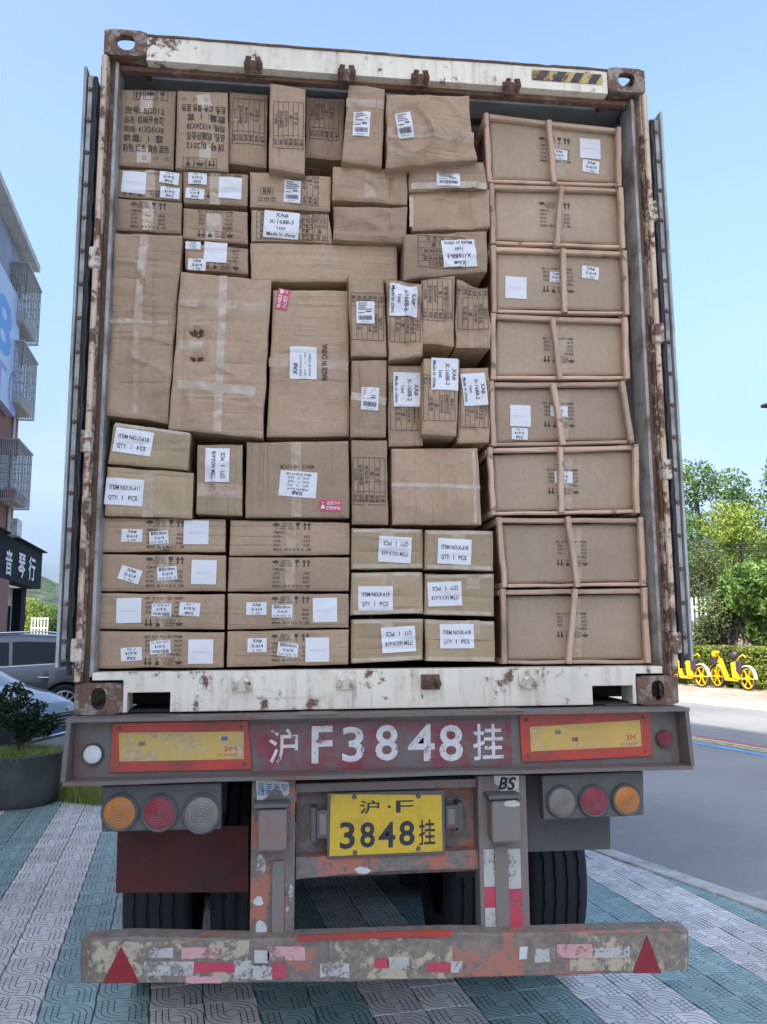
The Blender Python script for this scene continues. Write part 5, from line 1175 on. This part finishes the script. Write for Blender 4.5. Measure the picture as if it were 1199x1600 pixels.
# bicycles
M['by'] = plain('bike_yellow', (.74, .46, .012), .35, var=.08); M['bcream'] = plain('cream_mudguard', (.72, .62, .36), .45); M['bdark'] = plain('dark_plastic', (.045, .035, .05), .5)
def make_bike(label, loc, rz):
    B = tag(empty('electric_bicycle', loc, rz), label, 'bicycle', 'yellow shared electric bicycles'); B.scale = (1.14, 1.14, 1.14)   # front towards -x
    for x in (-.60, .60):
        w_ = empty('wheel', (x, 0, .29), parent=B); t = MB(); t.lathe([(.29, 0), (.282, .024), (.262, .03), (.245, .018), (.245, -.018), (.262, -.03), (.282, -.024)], (0, 0, 0), 'Y', 28, True); t.build('tyre', M['bdark'], w_, smooth=True)
        t = MB(); t.lathe([(.246, .016), (.225, .012), (.225, -.012), (.246, -.016)], (0, 0, 0), 'Y', 28); t.lathe([(.07, -.03), (.07, .03), (0, .03)], (0, 0, 0), 'Y', 14); t.lathe([(.07, -.03), (0, -.03)], (0, 0, 0), 'Y', 14)
        for k in range(6): a = k*math.pi/3; t.bar((.05*math.cos(a), 0, .05*math.sin(a)), (.235*math.cos(a), 0, .235*math.sin(a)), .03, .02)
        t.build('rim', M['by'], w_, smooth=True)
        g = MB(); n = 14; a0, a1 = (35, 160) if x < 0 else (0, 150); rr = .325; prev = None
        for k in range(n+1):
            a = math.radians(a0+(a1-a0)*k/n); 
            for y_ in (-.045, -.03, .03, .045): q_ = rr-(0 if abs(y_) < .04 else .025); g.v.append((x+q_*math.cos(a), y_, .29+q_*math.sin(a)))
            if k: i = 4*k; [g.f.append((i-4+m, i-3+m, i+1+m, i+m)) for m in range(3)]
        g.build('mudguard', M['bcream'], B, smooth=True, fix=False)
    t = MB(); t.tube([(-.60, .05, .29), (-.50, .045, .62), (-.44, 0, .80)], .018, 8); t.tube([(-.60, -.05, .29), (-.50, -.045, .62), (-.44, 0, .80)], .018, 8); t.build('fork', M['by'], B, smooth=True)
    t = MB(); t.hexa([(-.50, -.05, .72), (-.40, -.05, .76), (-.14, -.05, .26), (-.24, -.05, .22), (-.50, .05, .72), (-.40, .05, .76), (-.14, .05, .26), (-.24, .05, .22)]); t.build('down_tube', M['by'], B, bev=.02)
    t = MB(); t.box(-.24, .28, -.055, .055, .20, .27); t.build('footboard', M['by'], B, bev=.02)
    t = MB(); t.hexa([(.10, -.08, .27), (.32, -.08, .25), (.24, -.08, .70), (.05, -.08, .66), (.10, .08, .27), (.32, .08, .25), (.24, .08, .70), (.05, .08, .66)]); t.build('battery_case', M['by'], B, bev=.03)
    t = MB(); t.tube([(.20, .03, .24), (.40, .06, .28), (.60, .06, .29)], .022, 8); t.tube([(.20, -.03, .24), (.40, -.06, .28), (.60, -.06, .29)], .022, 8); t.tube([(.18, 0, .62), (.32, 0, .80), (.48, 0, .86), (.58, 0, .80)], .02, 8); t.tube([(.30, 0, .40), (.48, 0, .58), (.6, 0, .60)], .016, 8); t.build('rear_frame', M['by'], B, smooth=True)
    t = MB(); t.box(.24, .44, -.08, .08, .42, .72); t.build('wheel_guard', M['bdark'], B, bev=.04)
    t = MB(); t.tube([(.12, 0, .68), (.10, 0, .80)], .02, 8); t.tube([(-.06, 0, .83), (.0, 0, .84), (.10, 0, .85), (.22, 0, .86), (.27, 0, .86)], [.03, .05, .09, .10, .05], 10); t.build('saddle', M['bdark'], B, smooth=True)
    t = MB(); t.tube([(-.44, 0, .80), (-.40, 0, .98)], .02, 8); t.tube([(-.24, -.30, 1.04), (-.40, -.22, 1.02), (-.42, 0, .98), (-.40, .22, 1.02), (-.24, .30, 1.04)], .016, 8); t.build('handlebar', M['bdark'], B, smooth=True)
    t = MB(); t.tube([(-.36, .22, 1.02), (-.38, .26, 1.16)], .008, 6); t.lathe([(0, -.01), (.05, -.008), (.05, .008), (0, .01)], (-.38, .26, 1.19), 'Y', 12); t.build('mirror', M['bdark'], B)
    t = MB(); t.box(-.66, -.50, -.10, .10, .78, .94); t.build('headlamp_shell', M['by'], B, bev=.035)
    t = MB(); t.box(-.72, -.48, -.14, .14, .60, .76); t.build('basket', M['bdark'], B, bev=.02)
    return B
bdr = (G(1117, 1075)-G(1165, 1080)).normalized(); brz = math.atan2(-bdr.y, -bdr.x)
ra = G(1167, 1079)+bdr*.6; make_bike('complete yellow electric bicycle parked in front of the hedge, facing left', (ra.x, ra.y, 0), brz)
ra = G(1093, 1074)+bdr*.6; make_bike('yellow electric bicycle half hidden behind the container door', (ra.x, ra.y, 0), brz+.06)
# cars
M['glass'] = NT('tinted_glass').set((.010, .013, .016), .12, 0, .25); M['chrome'] = NT('chrome').set((.65, .66, .68), .15, 1)
def paint(name, col, metal=.5, rough=.28):
    s = NT(name); s.b.inputs['Coat Weight'].default_value = .8; s.b.inputs['Coat Roughness'].default_value = .05; v = s.coord(); n1 = s.noise(v, 3, 4); return s.set(s.mix(n1, tuple(x*.92 for x in col), tuple(x*1.08 for x in col)), rough, metal)
M['suv'] = paint('grey_brown_paint', (.13, .125, .125)); M['sed'] = paint('dark_blue_paint', (.045, .055, .075), .6)
def lin(P, x):
    for (xa, a), (xb, c) in zip(P, P[1:]):
        if x <= xb: t = (x-xa)/(xb-xa) if xb > xa else 0; t = max(0, t); return a+(c-a)*t
    return P[-1][1]
def make_car(name, label, loc, rz, mat, roof, belt, L0, L1, hw, axles, wr, win, glz, doors, head=True):
    C_ = tag(empty(name, loc, rz), label, 'car', None)
    xs = [L0+(L1-L0)*k/150 for k in range(151)]
    def half(x): t = (x-L0)/(L1-L0); return hw*(1-.16*(max(0, abs(t-.5)*2-.80)/.20)**2-.02*abs(t-.5))
    def sec(x, side):
        w = half(x); rf = lin(roof, x); bl = min(lin(belt, x), rf-.02); zb = .24
        for a in axles:
            d = abs(x-a); R_ = wr+.055
            if d < R_: zb = max(zb, wr+math.sqrt(R_*R_-d*d))
        gh = max(0, min(1, (rf-bl)/.45)); pts = [(w*.93, zb), (w*.985, max(zb, .42)), (w, max(zb+.001, .62)), (w*.985, max(zb+.002, bl-.12)), (w*.955, bl), (w*(.955-.14*gh), rf-.07*gh-.005), (w*(.90-.16*gh), rf-.02*gh), (w*.5, rf+.004), (0, rf+.01)]
        return [(x, side*a, z) for a, z in pts]
    b = MB(); n = 9; b.v = []
    for x in xs:
        S1 = sec(x, -1); S2 = sec(x, 1)[::-1][1:]; b.v += S1+S2
    m = 17
    for k in range(150):
        for j in range(m-1): b.f.append((k*m+j, (k+1)*m+j, (k+1)*m+j+1, k*m+j+1))
    b.f.append(tuple(range(m))); b.f.append(tuple(reversed(range(150*m, 151*m))))
    b.build('body', mat, C_, smooth=True)
    for side in (-1, 1):
        for (xa0, xa1, xb0, xb1) in win:     # bottom x0,x1 / top x0,x1
            g = MB(); N_ = 14
            for k in range(N_+1):
                t = k/N_
                for tv in (0, .5, 1):
                    x = (xa0+(xa1-xa0)*t)*(1-tv)+(xb0+(xb1-xb0)*t)*tv; S = sec(x, side); p4, p5 = Vector(S[4]), Vector(S[5]); q = p4.lerp(p5, .06+.80*tv); q.y += side*.006; g.v.append(tuple(q))
            for k in range(N_):
                for j in range(2): i = 3*k+j; g.f.append((i, i+3, i+4, i+1))
            g.build('window', M['glass'], C_, fix=False, smooth=True)
        g = MB(); pts = []
        for k in range(16):
            x = glz[0]+(glz[1]-glz[0])*k/15; S = sec(x, side); pts.append((x, S[4][1]+side*.004, S[4][2]+.005))
        g.tube(pts, .009, 6).build('window_trim', M['chrome'], C_, smooth=True)
        for x in doors:
            S = sec(x, side); g = MB(); g.tube([(x, S[3][1]+side*.015, .86), (x+.02, S[3][1]+side*.035, .875), (x+.20, S[3][1]+side*.035, .88), (x+.22, S[3][1]+side*.015, .87)], .014, 8).build('door_handle', M['chrome'], C_, smooth=True)
        for a in axles:
            w_ = empty('wheel', (a, side*(hw-.10), wr), parent=C_); ts = side
            MB().lathe([(wr*.66, ts*.085), (wr*.90, ts*.10), (wr, ts*.07), (wr, -ts*.10), (wr*.6, -ts*.11)], (0, 0, 0), 'Y', 40).build('tyre', M['rubber'], w_, smooth=True)
            g = MB(); g.lathe([(wr*.68, ts*.086), (wr*.62, ts*.09), (wr*.60, ts*.05)], (0, 0, 0), 'Y', 40)
            g.lathe([(wr*.16, ts*.08), (wr*.14, ts*.09), (0, ts*.092)], (0, 0, 0), 'Y', 20)
            for k in range(10): an = k*math.pi/5; g.bar((wr*.1*math.cos(an), ts*.075, wr*.1*math.sin(an)), (wr*.64*math.cos(an), ts*.08, wr*.64*math.sin(an)), .035, .02)
            g.build('rim', M['chrome'] if 0 else M['rimpaint'], w_, fix=True)
            MB().lathe([(wr*.64, ts*.03), (0, ts*.03)], (0, 0, 0), 'Y', 24).build('brake_disc', M['black'], w_)
            g = MB(); N_ = 24; R_ = wr+.055
            for k in range(N_+1):
                an = math.pi*k/N_; ww = half(a)
                for q_, yy in ((R_-.0, ww*.99+.012), (R_+.05, ww*.99+.010), (R_-.002, ww*.72)): g.v.append((a+q_*math.cos(an), side*yy, wr+q_*math.sin(an)))
            for k in range(N_): i = 3*k; g.f += [(i, i+3, i+4, i+1), (i+2, i+5, i+3, i)]
            g.build('wheel_arch', M['bdark'] if mat is M['sed'] else mat, C_, fix=False, smooth=True)
    return C_, sec, half
M['rimpaint'] = plain('alloy_rim', (.55, .55, .56), .3, .6)
rp_ = G(99, 1128, -.02); a_ = math.radians(15)
fwd = Vector((math.cos(a_+math.pi), math.sin(a_+math.pi), 0)); side_ = Vector((-fwd.y, fwd.x, 0))  # local +x = front
org = rp_+side_*(-.86) if (side_*(-1)).dot(CAM-rp_) < 0 else rp_-side_*(-.86)
suv, _, _ = make_car('parked_suv', 'grey brown SUV parked side-on behind the dark car, its rear wheel beside the truck', (org.x, org.y, -.02), a_+math.pi, M['suv'],
    [(-1.0, 1.0), (-.93, 1.25), (-.62, 1.58), (-.2, 1.68), (.8, 1.73), (1.6, 1.70), (2.05, 1.58), (2.75, 1.13), (3.2, 1.08), (3.6, .98), (3.78, .75)],
    [(-1.0, .95), (-.5, 1.16), (1.0, 1.09), (2.2, 1.04), (2.8, 1.04), (3.6, .90), (3.78, .70)], -1.0, 3.78, .93, (0, 2.78), .365,
    [(-.55, -.02, -.42, .12), (.02, .98, .16, 1.0), (1.04, 2.35, 1.06, 1.72)], (-.6, 2.4), (.30, 1.30))
MBr = MB()
for sd_ in (-1, 1): MBr.tube([(-.3, sd_*.62, 1.70), (.5, sd_*.64, 1.775), (1.5, sd_*.64, 1.74)], .016, 8)
MBr.build('roof_rail', M['chrome'], suv, smooth=True)
MB().hexa([(-1.02, -.78, .95), (-.9, -.9, .95), (-.88, -.9, 1.12), (-.99, -.78, 1.12), (-1.02, -.5, .95), (-.9, -.5, .95), (-.88, -.5, 1.12), (-.99, -.5, 1.12)]).build('tail_light', M['redlens'], suv)
a2 = math.radians(-14); fp_ = G(106, 1196, -.02); f2 = Vector((math.cos(a2), math.sin(a2), 0)); s2 = Vector((-f2.y, f2.x, 0))
org = fp_-f2*1.62+s2*.80
sed, sc_, hf = make_car('parked_sedan', 'dark blue car with sky-bright bonnet, parked nose-out behind the round planter', (org.x-f2.x*0, org.y, -.02), a2, M['sed'],
    [(-3.75, .80), (-3.65, 1.0), (-3.1, 1.12), (-2.5, 1.38), (-1.9, 1.46), (-1.1, 1.44), (-.7, 1.36), (.05, .96), (.5, .85), (.85, .72), (.95, .58)],
    [(-3.75, .76), (-3.1, .98), (0, .89), (.7, .70), (1.03, .50)], -3.75, .95, .90, (0, -2.75), .33,
    [(-2.9, -1.95, -2.45, -1.85), (-1.90, -.95, -1.80, -.98), (-.90, -.15, -.92, -.62)], (-3.0, -.1), (-1.6, -.6))
for sd_ in (-1, 1):
    MB().hexa([(.78, sd_*.50, .57), (.66, sd_*.83, .57), (.64, sd_*.84, .66), (.80, sd_*.50, .66), (.955, sd_*.45, .57), (.86, sd_*.77, .57), (.82, sd_*.77, .66), (.945, sd_*.45, .65)]).build('headlight', M['whitelamp'], sed, bev=.01)
g = MB()
for k in range(4): g.box(.945, .965, -.42, .42, .40+.05*k, .412+.05*k)
g.build('grille', M['chrome'], sed); MB().box(.94, .955, -.45, .45, .38, .58).build('grille_panel', M['black'], sed, bev=.01)
MB().tube([(.80, -.80, .30), (.955, -.5, .29), (.965, .5, .29), (.80, .80, .30)], .014, 8).build('bumper_trim', M['chrome'], sed, smooth=True)
MB().box(.955, .968, -.22, .22, .30, .42).build('licence_plate', M['blueink'], sed)
# planter
M['pot'] = dirty('pot_concrete', (.085, .09, .088), (.16, .16, .15), .45, 2.5, .8, bump=.3, streak=True)
pc = G(21, 1262); pc = Vector((pc.x-.02, pc.y+.22, 0)); pot = tag(empty('planter', (pc.x, pc.y, 0)), 'round dark grey concrete planter on the paving at the left edge', 'planter')
MB().lathe([(0, .0), (.34, .0), (.375, .05), (.40, .25), (.405, .47), (.42, .50), (.40, .515), (.36, .51), (.35, .44), (0, .44)], (0, 0, 0), 'Z', 48).build('pot', M['pot'], pot, smooth=True)
MB().lathe([(.352, .455), (.2, .475), (0, .48)], (0, 0, 0), 'Z', 32).build('soil', M['soil'], pot)
def blades(name, n, fn, h0, h1, mat, seed, parent=None, spread=.5, wd=.006):
    r = random.Random(seed); b = MB()
    for _ in range(n):
        x, y, z = fn(r); a = r.uniform(0, 6.28); L_ = r.uniform(h0, h1); dx, dy = math.cos(a)*L_*spread*r.random(), math.sin(a)*L_*spread*r.random(); w = wd
        px_, py_ = -math.sin(a)*w, math.cos(a)*w; i = len(b.v)
        b.v += [(x-px_, y-py_, z), (x+px_, y+py_, z), (x+dx*.4+px_*.7, y+dy*.4+py_*.7, z+L_*.6), (x+dx*.4-px_*.7, y+dy*.4-py_*.7, z+L_*.6), (x+dx, y+dy, z+L_)]
        b.f += [(i, i+1, i+2, i+3), (i+3, i+2, i+4)]
    o = b.build(name, mat, parent, fix=False); o['kind'] = 'stuff'; return o
def disc(R_, z): return lambda r: (lambda a, q: (q*math.cos(a), q*math.sin(a), z))(r.uniform(0, 6.28), R_*math.sqrt(r.random()))
go = blades('grass', 4200, disc(.40, .45), .05, .13, M['grass'], 4, wd=.004, spread=.9); go.location = pot.location; tag(go, 'low green grass filling the round planter', 'grass')
sh_ = tag(empty('potted_shrub', (pc.x-.02, pc.y-.02, .46)), 'small dark glossy-leaved shrub growing in the round planter', 'shrub')
r = random.Random(12); lobes = [(-.05, 0, .60, .17), (.16, -.05, .44, .15), (-.22, 0, .46, .16), (.02, .12, .38, .16), (.30, 0, .35, .10), (-.05, -.1, .42, .15), (.05, 0, .28, .13), (.22, .02, .30, .12), (-.32, 0, .34, .1)]
me = leaf_mesh('leaves', crown_pts(3600, lobes, 3), .052, M['lf_dark'], 3, .5, .5); o = bpy.data.objects.new('leaves', me); COL.objects.link(o); o.parent = sh_
b = MB(); b.tube([(0, 0, -.02), (.01, 0, .2), (0, 0, .5)], [.014, .012, .006], 6)
for l in lobes: b.tube([(0, 0, .12), (l[0]*.6, l[1]*.6, l[2]*.7), l[:3]], [.008, .006, .003], 5)
b.build('stem', M['bark'], sh_, smooth=True)
gc = G(112, 1246)
def tuft(r):
    t = r.random(); p = G(84+72*t, 1250+9*t-20*r.random()); return (p.x+r.gauss(0, .03), p.y+r.gauss(0, .03), 0)
go = blades('weeds', 4200, tuft, .05, .17, M['grass'], 9, wd=.004, spread=1.0); tag(go, 'tuft of long weeds growing between the planter and the truck', 'weeds')
# far side of the street, left: building with sign, billboard and caged balconies
FX0, FY0, FS = -10.05, 26.5, -.105
def fp(px, py, off=0.0):      # point of the facade line (moved off metres towards the road)
    d = ray(px, py); # x = FX0+off+FS*(y-FY0)
    t = (FX0+off+FS*(CAM.y-FY0)-CAM.x)/(d.x-FS*d.y); return CAM+d*t
def facade(y, off=0): return FX0+off+FS*(y-FY0)
M['lilac'] = dirty('lilac_render', (.36, .40, .52), (.24, .25, .28), .35, 1.2, .8, streak=True)
s = NT('brick_wall'); v = s.coord((1, 1, 1)); bt = s.n('ShaderNodeTexBrick'); bt.inputs['Scale'].default_value = 4.2; bt.inputs['Color1'].default_value = (.30, .11, .075, 1); bt.inputs['Color2'].default_value = (.24, .085, .06, 1); bt.inputs['Mortar'].default_value = (.32, .25, .22, 1); bt.inputs['Mortar Size'].default_value = .018
cb = s.n('ShaderNodeCombineXYZ'); sp = s.n('ShaderNodeSeparateXYZ'); s.l(v, sp.inputs[0]); s.l(sp.outputs[1], cb.inputs[0]); s.l(sp.outputs[2], cb.inputs[1]); s.l(cb.outputs[0], bt.inputs[0]); M['brick'] = s.set(bt.outputs[0], .85)
M['white_wall'] = dirty('white_render', (.62, .62, .60), (.35, .33, .30), .35, 1.5, .8); M['darkglass'] = NT('window_glass').set((.03, .04, .05), .08, 0, .6)
ye = fp(27, 700).y; ztop = fp(27, 365).z
bd = tag(empty('apartment_building', (facade(ye), ye, 0)), 'lilac and brick apartment building with barred balconies at the left edge', 'building')
boff = -bd.location
def fbox(b, ya, yb, o0, o1, z0, z1): return b.hexa([(facade(ya, o0), ya, z0), (facade(ya, o1), ya, z0), (facade(ya, o1), ya, z1), (facade(ya, o0), ya, z1), (facade(yb, o0), yb, z0), (facade(yb, o1), yb, z0), (facade(yb, o1), yb, z1), (facade(yb, o0), yb, z1)])
def bpart(b, name, mat, **k): o = b.build(name, mat, bd, **k); o.location = boff; return o
bpart(fbox(MB(), 20, ye, -11, 0, 9.8, ztop-.5), 'upper_wall', M['lilac']); bpart(fbox(MB(), 20, ye, -11, -.003, -.02, 9.8), 'lower_wall', M['brick'])
bpart(fbox(MB(), 19.9, ye+.15, -11.1, .45, ztop-.5, ztop-.25), 'eave', M['white_wall'], bev=.02); bpart(fbox(MB(), 19.9, ye+.1, -11.1, .30, ztop-.25, ztop), 'parapet', M['white_wall'])
bpart(MB().tube([(facade(ye-1.0, .06), ye-1.0, 5.2), (facade(ye-1.0, .06), ye-1.0, ztop-.6)], .055, 8), 'drain_pipe', M['white_paint'], smooth=True)
M['cage'] = plain('cage_steel', (.42, .42, .40), .5); 
yn = fp(6, 600).y
for zt3, zb3 in ((fp(8, 392).z, fp(8, 494).z), (fp(8, 530).z, fp(8, 632).z), (fp(8, 694).z, fp(8, 788).z)):
    cg = empty('balcony_cage', parent=bd); cg.location = boff; b = MB(); y0, y1 = yn, ye-.12; O = .56
    def br(p, q, r_=.014): b.tube([p, q], r_, 4)
    n = 9
    for k in range(n+1):
        o_ = .02+(O-.02)*k/n; br((facade(y0, o_), y0, zb3), (facade(y0, o_), y0, zt3)); br((facade(y1, o_), y1, zb3), (facade(y1, o_), y1, zt3)); br((facade(y0, o_), y0, zb3), (facade(y1, o_), y1, zb3))
    for k in range(15):
        y_ = y0+(y1-y0)*k/14; br((facade(y_, O), y_, zb3), (facade(y_, O), y_, zt3))
    for k in range(7):
        z_ = zb3+(zt3-zb3)*k/6
        for a, c in (((y0, .02), (y0, O)), ((y0, O), (y1, O)), ((y1, O), (y1, .02))): br((facade(a[0], a[1]), a[0], z_), (facade(c[0], c[1]), c[0], z_), .018)
    b.build('cage_bars', M['cage'], cg, fix=False)
    fbox(MB(), y0-.05, y1+.05, .0, O+.05, zt3, zt3+.05).build('cage_roof', M['cage'], cg); fbox(MB(), y0+.05, y1-.05, .003, .03, zb3+.15, zt3-.15).build('window', M['darkglass'], cg)
    fbox(MB(), y0+.3, y1-.25, .10, .5, zb3+.03, zb3+.45).build('balcony_clutter', M['redlens'] if zb3 < 7 else M['white_paint'], cg, bev=.05)
q = fp(18, 838); bpart(fbox(MB(), ye-.95, ye-.15, .01, .36, q.z-.05, q.z+.55), 'air_conditioner', M['white_paint'], bev=.02)
# billboard
M['bill'] = dirty('billboard_sheet', (.48, .60, .76), (.40, .52, .68), .2, .5, .45); M['billtxt'] = plain('billboard_blue', (.10, .33, .68), .5, var=.05); M['billtxt2'] = plain('billboard_violet', (.26, .28, .60), .5, var=.05)
zt4, zb4 = fp(28, 462, .3).z, fp(28, 657, .3).z; yb4 = fp(28.5, 560, .3).y
bl = tag(empty('billboard', (facade(yb4, .2), yb4, zb4)), 'pale blue billboard with large blue characters fixed to the apartment building', 'billboard'); bo = -bl.location
o = fbox(MB(), 19, yb4, .03, .30, zb4, zt4).build('billboard_panel', M['bill'], bl, bev=.01); o.location = bo
def on_face(ch, px0, py0, px1, py1, off, mat, parent, name, bold=.0, loc=None):
    v, f, a0, a1, b0, b1 = glyphs(ch, bold, 4); A, B_ = fp(px0, py1, off), fp(px1, py1, off); T = fp(px0, py0, off); b = MB()
    for x, y in v:
        u = (x-a0)/(a1-a0); w = (y-b0)/(b1-b0); yy = A.y+(B_.y-A.y)*u; b.v.append((facade(yy, off), yy, A.z+(T.z-A.z)*w))
    b.f = list(f); o = b.build(name, mat, parent, fix=False); o.location = loc; return o
on_face('8', -9, 432, 18, 532, .305, M['billtxt'], bl, 'billboard_character', .03, bo); on_face('T', -12, 543, 9, 612, .305, M['billtxt2'], bl, 'billboard_character', 0, bo); on_face('O', 12, 566, 26, 637, .305, M['billtxt2'], bl, 'billboard_character', 0, bo)
# shop sign
M['fascia'] = plain('black_fascia', (.016, .02, .024), .85, spec=.15); M['sigtxt'] = plain('white_sign_letter', (.72, .74, .74), .5)
yf = 34.1; zs1, zs0 = 5.15, 3.57
sg = tag(empty('shop_sign', (facade(yf, 0), yf, zs0)), 'black shop sign box with three white characters over the pavement', 'sign'); so = -sg.location
o = fbox(MB(), 20, yf, -.6, .0, zs0, zs1).build('sign_box', M['fascia'], sg, bev=.02); o.location = so
o = fbox(MB(), 20, yf+.25, -1.0, .16, zs1+.002, zs1+.05).build('sign_roof', M['fascia'], sg); o.location = so
for ch, x0, x1 in (('音', 8, 18.5), ('琴', 28, 39), ('行', 44, 54.5)):
    c_ = (x0+x1)/2; on_face(ch, x0, 855+(c_-13)*.33, x1, 897+(c_-13)*.24, .03, M['sigtxt'], sg, 'sign_character', .02, so)
sb = tag(empty('corner_shop', (facade(30, -.6), 30, 0)), 'dark shop front with a black pillar under the shop sign', 'shop'); so2 = -sb.location
for a in ((20, 33.2, -8, -.9, M['white_wall'], 'wall'), (32.9, yf-.2, -1.1, -.55, M['fascia'], 'pillar'), (21, 32.5, -.898, -.86, M['darkglass'], 'shop_window')):
    o = fbox(MB(), a[0], a[1], a[2], a[3], -.02 if a[5] != 'shop_window' else .3, zs0-.003 if a[5] != 'shop_window' else 2.8).build(a[5], a[4], sb); o.location = so2
# the tall row along the pavement that keeps the street in shade
ru = Vector((-.25, .968)).normalized()
def row_pt(y, back=0): x = -11.5-.2583*y; return (x-back, y)
tb = tag(empty('street_block', (-11.5, 0, -.02)), 'tall residential block along the pavement left of the camera, outside the picture', 'building'); to = -tb.location
b = MB(); (xa, ya), (xb, yb) = row_pt(-15), row_pt(18.8)
b.hexa([(xa-12, ya, -.02), (xa, ya, -.02), (xa, ya, 25.0), (xa-12, ya, 25.0), (xb-12, yb, -.02), (xb, yb, -.02), (xb, yb, 25.0), (xb-12, yb, 25.0)]); o = b.build('wall', M['white_wall'], tb); o.location = to
wm = MB().box(-.03, .05, -.8, .8, 0, 1.5).data('window', M['darkglass'])
for fl in range(7):
    for k in range(9):
        y = -13+k*3.6; x, _ = row_pt(y); o = bpy.data.objects.new('window', wm); COL.objects.link(o); o.parent = tb; o.location = Vector((x, y, .9+fl*3.1))+to; o.rotation_euler = (0, 0, math.atan(.2583))
# distant greenery on the left
GL = 'sunlit trees far behind the parked cars'
for k, (px, d, top, mt, lb) in enumerate(((38, 62, 941, 'lf_yel', 'sunlit yellow-green tree left of the white lattice, far behind the cars'), (58, 70, 950, 'lf_yel', 'small sunlit tree directly behind the white lattice'), (88, 66, 952, 'lf_mid', 'sunlit green tree right of the white lattice beside the container door'), (118, 72, 950, 'lf_mid', 'green tree mostly hidden behind the container door'), (14, 66, 945, 'lf_mid', 'green tree behind the shop pillar'))):
    H = 1.74+(988-top)/1300*d+.3
    tree('g%d' % k, gp(px, d), lb, H, 1.9, 3600, .22, mt, 20+k, GL)
M['lattice'] = plain('lattice_white', (.66, .66, .64), .6)
p0, p1 = D(49, 988, 46), D(74, 988, 46); lt = tag(empty('lattice_panel', (p0.x, p0.y, 0)), 'white lattice frame standing in front of the far trees', 'lattice'); u = (p1-p0); u.z = 0
b = MB()
for k in range(6): q = p0+u*(k/5); b.bar((q.x, q.y, 0), (q.x, q.y, 2.55), .07, .03)
for k in range(5): z = .4+k*.52; b.bar((p0.x, p0.y, z), (p0.x+u.x, p0.y+u.y, z), .07, .03)
o = b.build('lattice_bars', M['lattice'], lt); o.location = -lt.location
# hills
s = NT('wooded_slope'); v = s.coord(); n1 = s.noise(v, .22, 9, .8); n2 = s.noise(v, .5, 4, .6); s.bump(n2, .8, 2.0)
M['hill'] = s.set(s.ramp(n1, (.44, (.014, .034, .022)), (.50, (.04, .07, .035)), (.56, (.085, .12, .06))), .9)
b = MB(); nx, ny = 160, 26
for j in range(ny+1):
    for i in range(nx+1):
        px = -500+i*2600/nx; d = 230+j*14; p = D(px, 988, d); e_ = math.sin(min(1, j/18)*math.pi/2)
        base = 30+14*noise.noise(Vector((px*.004, 2, 0)))+7*noise.noise(Vector((px*.013, 5, 0)))
        if px > 150: base *= max(.12, 1-(px-150)/700)
        hgt = e_*base+2.6*abs(noise.noise(Vector((p.x*.11, p.y*.11, 0))))+1.2*noise.noise(Vector((p.x*.4, p.y*.4, 0))); b.v.append((p.x, p.y, max(-.2, hgt-.3 if j else -.3)))
for j in range(ny):
    for i in range(nx): a = j*(nx+1)+i; b.f.append((a, a+1, a+nx+2, a+nx+1))
tag(b.build('hills', M['hill'], smooth='all'), kind='structure')
